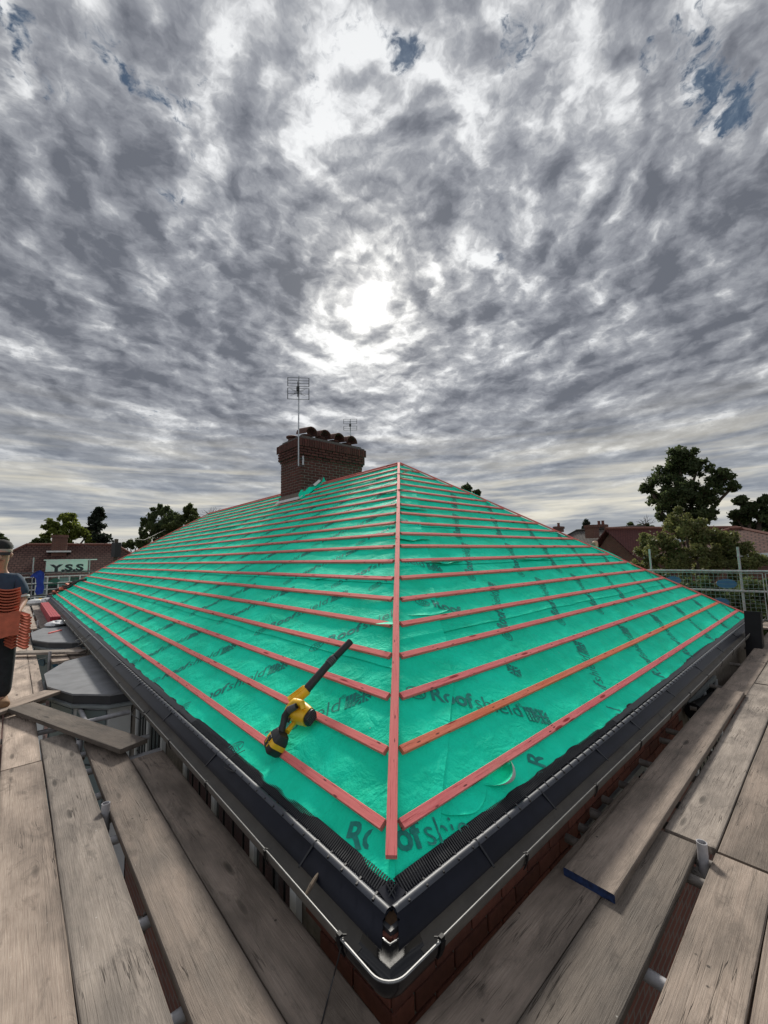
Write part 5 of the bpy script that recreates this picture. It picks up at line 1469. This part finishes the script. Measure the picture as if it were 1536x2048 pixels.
# ------------------------------------------------------------------ neighbouring houses
def uv_face(me, fi, pts2):
    uv = me.uv_layers[0]
    for li, p in zip(me.polygons[fi].loop_indices, pts2): uv.data[li].uv = p
def roof_quad(root, name, pts, mname, thick=.08):
    """pts: eave-left, eave-right, top-right, top-left (top may be one point twice)"""
    P = [Vector(p) for p in pts]
    if (P[2]-P[3]).length < 1e-3: P = P[:3]
    ex = (P[1]-P[0]).normalized(); n = ex.cross(P[-1]-P[0]).normalized(); ey = n.cross(ex)
    if n.z < 0: n = -n
    m = len(P); v = P + [p-n*thick for p in P]
    f = [tuple(range(m)), tuple(reversed(range(m, 2*m)))] + [(i, (i+1) % m, m+(i+1) % m, m+i) for i in range(m)]
    base = world_loc(root); me = bpy.data.meshes.new(name); me.from_pydata([tuple(p-base) for p in v], [], f); me.materials.append(M[mname])
    me.uv_layers.new(name='uv')
    for fi, pl in enumerate(me.polygons):
        uv_face(me, fi, [((v[i]-P[0]).dot(ex), (v[i]-P[0]).dot(ey)) for i in pl.vertices])
    bm = bmesh.new(); bm.from_mesh(me); bmesh.ops.recalc_face_normals(bm, faces=bm.faces); bm.to_mesh(me); bm.free()
    return link(name, me, root)
def small_chimney(root, c, w, d, h, yaw, pots=2, m='far_brick'):
    rot = Matrix.Rotation(yaw, 3, 'Z'); c = Vector(c)
    ch = MB().box(c+Vector((0, 0, h/2)), (w, d, h), rot).build('chimney', M[m], root)
    MB().box(c+Vector((0, 0, h-.12)), (w+.12, d+.12, .20), rot).build('chimney_cap', M[m], ch)
    for k in range(pots):
        o = rot @ Vector(((k-(pots-1)/2)*w/max(pots, 1), 0, 0)); MB().lathe(c+o+Vector((0, 0, h)), [(.12, 0), (.10, .25), (.13, .28), (.12, .32)], 10).build('chimney_pot', M['terracotta'], ch, smooth=True)
    return ch
def house_at(name, c, L_, D_, eave, ridge, yaw, label, roofm, hip=(1, 1), wallm='far_brick'):
    """long axis along local x; hip=(left,right) amounts of hip"""
    root = thing(name, (c[0], c[1], GZ), label, 'house')
    rot = Matrix.Rotation(yaw, 3, 'Z'); C0 = Vector((c[0], c[1], 0))
    def T(x, y, z): return C0 + rot @ Vector((x, y, 0)) + Vector((0, 0, z))
    MB().box(T(0, 0, (eave+GZ)/2), (L_-.7, D_-.7, eave-GZ), rot).build('wall', M[wallm], root)
    a, b, hl, hr = -L_/2, L_/2, hip[0]*D_/2, hip[1]*D_/2
    r0 = T(a+hl, 0, ridge); r1 = T(b-hr, 0, ridge)
    roof_quad(root, 'roof', (T(a, -D_/2, eave), T(b, -D_/2, eave), r1, r0), roofm)
    roof_quad(root, 'roof', (T(b, D_/2, eave), T(a, D_/2, eave), r0, r1), roofm)
    if hl: roof_quad(root, 'roof', (T(a, D_/2, eave), T(a, -D_/2, eave), r0, r0), roofm)
    else: MB().add([T(a+.35, -D_/2+.35, eave-.1), T(a+.35, D_/2-.35, eave-.1), T(a+.35, 0, ridge-.2), T(a+.5, -D_/2+.35, eave-.1), T(a+.5, D_/2-.35, eave-.1), T(a+.5, 0, ridge-.2)], [(0, 1, 2), (3, 4, 5), (0, 1, 4, 3), (1, 2, 5, 4), (2, 0, 3, 5)]).build('gable', M[wallm], root)
    if hr: roof_quad(root, 'roof', (T(b, -D_/2, eave), T(b, D_/2, eave), r1, r1), roofm)
    else: MB().add([T(b-.35, -D_/2+.35, eave-.1), T(b-.35, D_/2-.35, eave-.1), T(b-.35, 0, ridge-.2), T(b-.5, -D_/2+.35, eave-.1), T(b-.5, D_/2-.35, eave-.1), T(b-.5, 0, ridge-.2)], [(0, 1, 2), (3, 4, 5), (0, 1, 4, 3), (1, 2, 5, 4), (2, 0, 3, 5)]).build('gable', M[wallm], root)
    MB().tube([r0+Vector((0, 0, .03)), r1+Vector((0, 0, .03))], .11, 8).build('ridge_tiles', M['terracotta'] if roofm != 'tile_grey' else M['tile_grey'], root)
    for p_, on in ((r0, hl), (r1, hr)):
        if on:
            sx = a if p_ is r0 else b
            MB().tube([p_+Vector((0, 0, .02)), T(sx, -D_/2, eave+.03)], .09, 6).build('hip_tiles', M['terracotta'] if roofm != 'tile_grey' else M['tile_grey'], root)
    return root, T
def span(pxa, pxb, y, D):
    a = at_d(pxa, y, D); b = at_d(pxb, y, D); return a, b
# left: broad brown tiled roof
a = at_d(52, 1090, 42.); b = at_d(232, 1090, 42.)
rz = (a[2]+b[2])/2; yaw = math.atan2(b[1]-a[1], b[0]-a[0]); Lr = math.hypot(b[0]-a[0], b[1]-a[1])
nrm_ = np.array([-(b[1]-a[1]), b[0]-a[0]])/Lr
h1, T1 = house_at('neighbour_house', ((a[0]+b[0])/2, (a[1]+b[1])/2), Lr+9.2, 9.2, rz-3.4, rz, yaw, 'house with broad brown pantiled hipped roof beyond the banner, far left', 'tile_brown', wallm='white_paint')
cc_ = at_d(119, 1090, 41.0); ch_ = small_chimney(h1, (cc_[0], cc_[1], rz-.9), .95, .7, 1.65, yaw, 0)
MB().box((cc_[0], cc_[1], rz-.55), (1.5, 1.1, .12), yaw).build('chimney_apron', M['flash_white'], h1)
for k in range(5):
    p_ = T1(-6+k*2.6, -4.62, -1.3); w_ = MB().box(p_, (1.3, .1, 1.2), yaw).build('window', M['upvc'], h1)
    MB().box(T1(-6+k*2.6, -4.70, -1.3), (1.1, .06, 1.0), yaw).build('pane', M['glass_dark'], w_)
# white garden room / lattice seen through the mesh on the left
cons = thing('garden_room', (.9, 31, GZ), 'white framed glazed garden room seen through the mesh below the banner', 'garden room')
x0c, x1c, yc = -1.1, 2.6, 27.0
for z in (-.25, .12, .45, .78): MB().bar((x0c, yc, z), (x1c, yc, z), .05, .05).build('white_rail', M['white_paint'], cons)
for k in range(9):
    x_ = x0c+(x1c-x0c)*k/8; MB().bar((x_, yc, GZ), (x_, yc, .80), .06, .06, up=(1, 0, 0)).build('white_post', M['white_paint'], cons)
    if k < 8: MB().bar((x_+.03, yc+.04, -.1), (x_+.43, yc+.04, -.1), .02, 1.6).build('pane', M['glass_dark' if k % 2 else 'glass_pale'], cons)
MB().box(((x0c+x1c)/2, yc+1.2, -2.9), (x1c-x0c, 2.2, 4.4)).build('low_wall', M['far_brick'], cons)
# telegraph pole
pt = at_d(233, 1078, 34); pb = Vector((pt[0], pt[1], GZ))
tp = thing('telegraph_pole', pb, 'dark timber telegraph pole rising behind the left hip', 'pole')
MB().tube([pb, (pt[0], pt[1], pt[2])], [.16, .12], 10).build('pole', M['bark'], tp, smooth=True)
MB().box((pt[0], pt[1]-.1, pt[2]-.75), (.45, .35, 1.0), .5).build('terminal_box', M['rubber_black'], tp)
for (qx, qy, D) in ((150, 1085, 40), (330, 1060, 45)):
    e = at_d(qx, qy, D); mid = (np.array(pt)+e)/2 - np.array([0, 0, .5])
    MB().tube([tuple(pt), tuple(mid), tuple(e)], .012, 5).build('wire', M['rubber_black'], tp)

# right: dark maroon roof with brick gable and skylight
a = at_d(1228, 1066, 30.); b = at_d(1345, 1056, 33.)
yaw = math.atan2(b[1]-a[1], b[0]-a[0]); Lr = 14.
rz = a[2]+.25
dirx = np.array([math.cos(yaw), math.sin(yaw)])
ctr = a[:2] + dirx*(Lr/2-.6) 
h2, T2 = house_at('neighbour_house', ctr, Lr, 7.6, rz-3.0, rz, yaw, 'house with dark maroon tiled roof, brick gable and skylight, behind the right hip', 'tile_maroon', hip=(0, 1))
# skylight
sp_ = T2(-Lr/2+4.6, -1.2, rz-.98)
rt = Matrix.Rotation(yaw, 3, 'Z') @ Matrix.Rotation(math.atan2(3.0, 3.8), 3, 'X')
sk = MB().box(sp_+Vector((0, 0, .10)), (1.25, .95, .10), rt).build('skylight_frame', M['frame_grey'], h2); MB().box(sp_+Vector((0, 0, .14)), (1.1, .8, .06), rt).build('pane', M['skylight'], sk)
# grey roof behind with chimneys
a = at_d(1120, 1064, 40.); b = at_d(1222, 1066, 38.)
yaw3 = math.atan2(b[1]-a[1], b[0]-a[0]); rz3 = a[2]; Lr = math.hypot(b[0]-a[0], b[1]-a[1])
h3, T3 = house_at('neighbour_house', ((a[0]+b[0])/2, (a[1]+b[1])/2), Lr+5, 8, rz3-3, rz3, yaw3, 'house with grey slated roof and three chimneys behind the right hip', 'tile_grey', hip=(1, 0))
for (px_, py_, w, h, D, pots) in ((1185, 1076, .75, 1.05, 37, 0), (1203, 1062, .65, .55, 39, 2), (1118, 1064, .5, .5, 40, 1)):
    p_ = at_d(px_, py_, D); small_chimney(h3, p_, w, .8, h, yaw3, pots)
# right edge house
a = at_d(1478, 1060, 27.); b = at_d(1560, 1060, 27.)
yaw4 = math.atan2(b[1]-a[1], b[0]-a[0])
ev = at_d(1536, 1097, 24.)[2]
h4, T4 = house_at('neighbour_house', (at_d(1475, 1090, 31.)[:2]), 8.0, 7.5, ev-.25, at_d(1475, 1058, 31.)[2], yaw4, 'house with brown roof and white fascia at the right edge, behind the bush', 'tile_brown', hip=(1, 1))
MB().box(T4(0, -3.77, ev-.31), (8.0, .06, .2), yaw4).build('fascia', M['upvc'], h4)

# ------------------------------------------------------------------ trees
def leafmesh(name, centers, radii, n, size, mname, parent, flat=1.0, seed=0, squash=1.0, droop=0, tone_bias=0., core=.35):
    """n small leaf-sized faces in clumps"""
    g_ = np.random.default_rng(seed)
    centers = np.array(centers, float); radii = np.array(radii, float)
    w = radii**2; w /= w.sum(); idx = g_.choice(len(centers), n, p=w)
    d = g_.normal(size=(n, 3)); d /= np.linalg.norm(d, axis=1)[:, None]
    r_ = radii[idx]*(core+(1-core)*g_.random(n)**.6)*(1+.18*g_.normal(size=n))
    P = centers[idx] + d*r_[:, None]*np.array([1, 1, squash])
    if droop: P[:, 2] -= droop*np.abs(g_.normal(size=n))*radii[idx]
    A = g_.normal(size=(n, 3)); A /= np.linalg.norm(A, axis=1)[:, None]
    B = np.cross(A, g_.normal(size=(n, 3))); B /= np.linalg.norm(B, axis=1)[:, None]
    sz = size*(.6+.8*g_.random(n))
    if droop: A = A*.4 + np.array([0, 0, -1])*.8
    q0 = P - A*sz[:, None]*.6; q2 = P + A*sz[:, None]*.6; q1 = P + B*sz[:, None]*.38*flat; q3 = P - B*sz[:, None]*.38*flat
    V = np.stack([q0, q1, q2, q3], 1).reshape(-1, 3) - np.array(world_loc(parent))
    me = bpy.data.meshes.new(name)
    me.vertices.add(4*n); me.vertices.foreach_set('co', V.reshape(-1).astype(np.float32))
    me.loops.add(4*n); me.loops.foreach_set('vertex_index', np.arange(4*n, dtype=np.int32))
    me.polygons.add(n); me.polygons.foreach_set('loop_start', (np.arange(n)*4).astype(np.int32)); me.update(calc_edges=True)
    at = me.attributes.new('tone', 'FLOAT', 'FACE'); cl = g_.random(len(centers))
    at.data.foreach_set('value', np.clip(.55*cl[idx]+.45*g_.random(n)+tone_bias, 0, 1).astype(np.float32))
    me.materials.append(M[mname]); return link(name, me, parent)
def limb(mb, a, b, r0, r1, g_, k=4, jit=.12):
    a = np.array(a, float); b = np.array(b, float); pts = []; L_ = np.linalg.norm(b-a)
    for i in range(k+1):
        t = i/k; p_ = a+(b-a)*t + (g_.normal(size=3)*jit*L_*.25 if 0 < i < k else 0); pts.append(tuple(p_))
    mb.tube(pts, [r0+(r1-r0)*i/k for i in range(k+1)], 6); return pts
def broad_tree(name, base, lobes, n, size, leafm, label, seed, trunk_r=.35, cat='tree', group=None, sub=9, **kw):
    """lobes: (x, y, z, r) main masses; each is broken into small clumps at branch ends"""
    g_ = np.random.default_rng(seed); t = thing(name, base, label, cat, group)
    mb = MB(); C_, R_ = [], []
    lob = np.array(lobes); low = lob[:, 2].min(); fork = np.array([base[0], base[1], base[2] + (low-base[2])*.75])
    limb(mb, base, fork, trunk_r, trunk_r*.75, g_, jit=.04)
    for (x, y, z, r_) in lobes:
        limb(mb, fork, (x, y, z), trunk_r*.55, trunk_r*.22, g_)
        for _ in range(sub):
            d = g_.normal(size=3); d /= np.linalg.norm(d); rr = r_*(.45+.55*g_.random())
            c = np.array((x, y, z)) + d*rr*np.array([1, 1, .85]); C_.append(c); R_.append(r_*(.15+.18*g_.random()))
            if _ % 2 == 0: limb(mb, (x, y, z), c, trunk_r*.16, trunk_r*.05, g_, 3)
        C_.append((x, y, z)); R_.append(r_*.45)
    mb.build('trunk', M['bark'], t, smooth=True, fix=False)
    leafmesh('crown', C_, R_, n, size, leafm, t, seed=seed, **kw); return t
def gp(x, y, D): p = at_d(x, y, D); return p
def base_at(x, D): p = at_d(x, 1100, D); return (p[0], p[1], GZ)
def lobes_px(L_, D):
    out = []
    k = D/FPX
    for (x, y, r_) in L_:
        dd = D + random.uniform(-.8, .8)*r_*k; p = at_d(x, y, dd)
        f_ = np.linalg.norm(ray(x, y)[:2]); out.append((p[0], p[1], p[2], r_*D/FPX/f_*1.0))
    return out
# big tree right
broad_tree('broadleaf_tree', base_at(1372, 44), lobes_px(((1362, 925, 34), (1335, 960, 34), (1395, 935, 24), (1368, 985, 40), (1330, 1000, 30), (1296, 976, 14), (1442, 962, 28), (1415, 990, 28), (1400, 1025, 34), (1345, 1030, 30), (1468, 972, 13), (1360, 902, 16)), 44), 26000, .20, 'leaf_dark', 'tall dark broadleaf tree standing highest above the roofs on the right', 11, .42, sub=26, core=.1)
broad_tree('broadleaf_tree', base_at(1500, 40), lobes_px(((1500, 1015, 24), (1470, 1030, 22), (1525, 1030, 24), (1490, 1055, 26), (1530, 1000, 14), (1550, 1050, 30)), 40), 12000, .22, 'leaf_dark', 'dark tree at the right edge below the tall one', 12, .3)
broad_tree('birch_bush', base_at(1380, 21), lobes_px(((1368, 1045, 30), (1330, 1085, 42), (1400, 1070, 48), (1450, 1095, 46), (1300, 1118, 34), (1360, 1120, 46), (1420, 1135, 46), (1480, 1140, 34), (1352, 1050, 26), (1500, 1120, 30)), 21), 30000, .085, 'leaf_olive', 'large olive green bush behind the right guard mesh', 13, .16, 'bush', sub=14, core=.2)
broad_tree('garden_hedge', base_at(1450, 16), lobes_px(((1330, 1170, 34), (1380, 1185, 42), (1430, 1190, 40), (1480, 1190, 42), (1530, 1190, 44), (1350, 1210, 40), (1400, 1235, 44), (1470, 1240, 50), (1530, 1250, 50), (1290, 1165, 22)), 16), 26000, .07, 'leaf_hedge', 'green garden shrubs showing through the right guard mesh', 14, .1, 'shrub', sub=10, core=.15)
broad_tree('broadleaf_tree', base_at(1530, 62), lobes_px(((1540, 1062, 34), (1500, 1072, 22), (1580, 1060, 40)), 62), 6000, .4, 'leaf_dark', 'distant dark tree low at the right edge', 15, .4)
broad_tree('broadleaf_tree', base_at(940, 30), lobes_px(((938, 976, 11), (925, 985, 12), (955, 988, 12), (940, 1000, 20)), 30), 3500, .16, 'leaf_dark', 'tree top peeping over the right hip near the apex', 16, .2)
broad_tree('broadleaf_tree', base_at(1290, 55), lobes_px(((1262, 1050, 9), (1278, 1054, 9), (1295, 1056, 10), (1310, 1060, 8)), 55), 1500, .25, 'leaf_dark', 'thin scrubby tree above the maroon roof ridge', 17, .2)
# left side
broad_tree('broadleaf_tree', base_at(140, 62), lobes_px(((135, 1035, 18), (110, 1052, 18), (150, 1055, 24), (175, 1068, 22), (125, 1070, 26), (95, 1075, 14), (185, 1082, 16)), 62), 9000, .30, 'leaf_lime', 'airy yellow-green tree behind the brown roof, left', 21, .3, sub=12, core=.1)
broad_tree('round_shrub_tree', base_at(75, 58), lobes_px(((75, 1084, 12), (92, 1086, 12), (60, 1090, 8)), 58), 2500, .25, 'leaf_mid', 'low rounded green tree left of the small chimney', 22, .2)
broad_tree('broadleaf_tree', base_at(5, 55), lobes_px(((2, 1080, 12), (12, 1092, 9), (-10, 1085, 18)), 55), 2500, .3, 'leaf_dark', 'dark tree at the extreme left edge above the man', 23, .2)
broad_tree('weeping_birch', base_at(322, 50), lobes_px(((322, 1018, 18), (300, 1040, 18), (335, 1035, 22), (285, 1065, 14), (315, 1060, 24), (290, 1082, 16)), 50), 11000, .20, 'leaf_dark', 'drooping dark birch left of the rounded tree behind the left hip', 24, .25, droop=.5, sub=12, core=.1)
broad_tree('broadleaf_tree', base_at(370, 48), lobes_px(((375, 1022, 17), (360, 1040, 24), (390, 1035, 14), (345, 1060, 24), (380, 1050, 22)), 48), 9000, .20, 'leaf_mid', 'rounded green tree right of the birch, behind the left hip', 25, .25)
broad_tree('broadleaf_tree', base_at(262, 60), lobes_px(((262, 1088, 11), (250, 1090, 8), (278, 1090, 9)), 60), 2500, .28, 'leaf_dark', 'low dark tree between the telegraph pole and the birch', 26, .2)
tb_ = thing('bare_tree', base_at(425, 40), 'thin nearly leafless tree top over the left hip', 'tree'); mb = MB(); g_ = np.random.default_rng(5)
bs = np.array(base_at(425, 40)); limb(mb, bs, at_d(425, 1030, 40), .12, .05, g_)
for k in range(16): limb(mb, at_d(425, 1034, 40), at_d(400+k*3.4, 1012+abs(k-8)*1.2+g_.random()*6, 40), .03, .008, g_, 4, .3)
mb.build('trunk', M['bark'], tb_, fix=False)
tb_ = thing('bare_tree', base_at(1290, 52), 'bare branched treetop above the maroon roof on the right', 'tree'); mb = MB()
limb(mb, np.array(base_at(1290, 52)), at_d(1290, 1050, 52), .15, .06, g_)
for k in range(12): limb(mb, at_d(1290, 1050, 52), at_d(1272+k*3.6, 1028+abs(k-6)*2.2+g_.random()*5, 52), .04, .01, g_, 4, .3)
mb.build('trunk', M['bark'], tb_, fix=False)
def conifer(base, top, R_, n, size, label, seed):
    t = thing('conifer_tree', base, label, 'tree'); g_ = np.random.default_rng(seed); mb = MB(); Ht = top[2]-base[2]
    mb.tube([base, tuple(top)], [.25, .02], 6)
    C_, RR = [], []
    for k in range(90):
        f_ = g_.random()**.8; z = top[2] - f_*Ht*.75; r_ = R_*(.08+.92*f_)*(.75+.45*g_.random()); an = g_.random()*6.283
        for s_ in (.35, .6, .85, 1.05):
            C_.append((top[0]+r_*s_*math.cos(an), top[1]+r_*s_*math.sin(an), z-.10*r_*s_*s_+.16*s_)); RR.append(.42*(1.25-s_)*R_*.28+.12)
        if k % 3 == 0: mb.tube([(top[0], top[1], z), C_[-1]], [.05, .01], 5)
    mb.build('trunk', M['bark'], t, fix=False); leafmesh('crown', C_, RR, n, size, 'leaf_conifer', t, seed=seed, core=.1)
tt = at_d(196, 1017, 56); conifer(base_at(196, 56), tt, 3.3, 9000, .30, 'dark pointed conifer right of the airy yellow-green tree', 31)
tt = at_d(1172, 1040, 60); conifer(base_at(1172, 60), tt, 2.2, 3500, .30, 'small dark conifer behind the chimneys right of the roof', 32)
# distant belt so that the horizon is closed
fb_ = link('distant_woods', None); bpy.data.objects.remove(fb_)
rootw = thing('tmp_root', (0, 0, 0), 'x', 'x'); C_, RR = [], []
g_ = np.random.default_rng(77)
for k in range(420):
    an = g_.random()*2*math.pi; D = 150+60*g_.random(); C_.append((D*math.cos(an), D*math.sin(an), GZ+2+g_.random()*3)); RR.append(4+3*g_.random())
ow = leafmesh('distant_woods', C_, RR, 26000, 2.2, 'leaf_dark', rootw, seed=78, core=.2)
ow.parent = None; ow['kind'] = 'stuff'; bpy.data.objects.remove(rootw)

# ------------------------------------------------------------------ television aerials
def aerial(base, top, half, label, panels, tilt=.06, r_=.018, butterfly=True):
    t = thing('tv_aerial', base, label, 'aerial'); top = Vector(top); base = Vector(base)
    MB().tube([base, top], r_, 10).build('mast', M['alu'], t, smooth=True)
    right = Vector(CR); right.z = 0; right.normalize(); up = Vector((0, 0, 1)); fw = Vector((CF[0], CF[1], 0)).normalized()
    right = (right + up*(-tilt)).normalized()
    for (za, zb, nr) in panels:
        for k in range(nr):
            z = za+(zb-za)*k/(nr-1); c = Vector((top.x, top.y, z))-fw*.05; MB().tube([c-right*half, c+right*half], .006, 6).build('reflector_rod', M['steel_dark'], t)
        for sg in (-1, 1):
            a = Vector((top.x, top.y, za))+right*half*sg-fw*.05; b = Vector((top.x, top.y, zb))+right*half*sg-fw*.05; MB().tube([a, b], .010, 6).build('side_bar', M['steel_dark'], t)
    za = panels[-1][0]*.5+panels[-1][1]*.5
    cb = Vector((top.x, top.y, za+.02))-fw*.10
    MB().box(cb+up*.10, (.05, .08, .12)).build('feed_box', M['rubber_black'], t)
    MB().bar(cb-up*.12, cb+up*.30, .025, .025, up=tuple(fw)).build('boom', M['steel_dark'], t)
    if butterfly:
        for sg in (-1, 1):
            for k in range(5):
                e = cb + right*sg*(.10+.05*abs(k-2)) + up*(-.09+.045*k); MB().tube([cb+up*(k-2)*.012, cb+right*sg*.05+up*(k-2)*.02, e], .005, 5).build('director_rod', M['steel_dark'], t)
pb_ = on_y(597, 932, 8.16); pt_ = on_y(597.5, 752, 8.16)
z_ = lambda y: float(on_y(597, y, 8.16)[2])
aerial((pb_[0], 8.16, pb_[2]), (pt_[0], 8.16, pt_[2]), .285, 'tall television aerial on a mast strapped to the front of the chimney', ((z_(757), z_(774), 4), (z_(778), z_(800), 3)))
br_ = thing('mast_bracket', (pb_[0], 8.2, pb_[2]), 'short alloy bracket and cable clamp on the chimney corner', 'bracket')
q = on_y(606, 930, 8.19); q2 = on_y(606, 912, 8.19); MB().tube([tuple(q), tuple(q2)], .026, 8).build('clamp_tube', M['alu'], br_, smooth=True)
MB().bar((pb_[0]-.03, 8.17, pb_[2]+.03), (pb_[0]+.14, 8.19, pb_[2]+.02), .02, .03).build('clamp_bar', M['steel_dark'], br_); MB().bar((pb_[0]-.03, 8.17, pb_[2]+.22), (pb_[0]+.14, 8.19, pb_[2]+.21), .02, .03).build('clamp_bar', M['steel_dark'], br_)
t_ = on_y(700.5, 838, 13.2); zz = lambda y: float(on_y(700, y, 13.2)[2])
aerial((t_[0], 13.2, TAN*(W-t_[0]) if t_[0] > PK else TAN*t_[0]), (t_[0], 13.2, t_[2]), .30, 'smaller television aerial showing behind the chimney pots', ((zz(839), zz(848), 3), (zz(853), zz(861), 3)), tilt=0., r_=.018, butterfly=False)
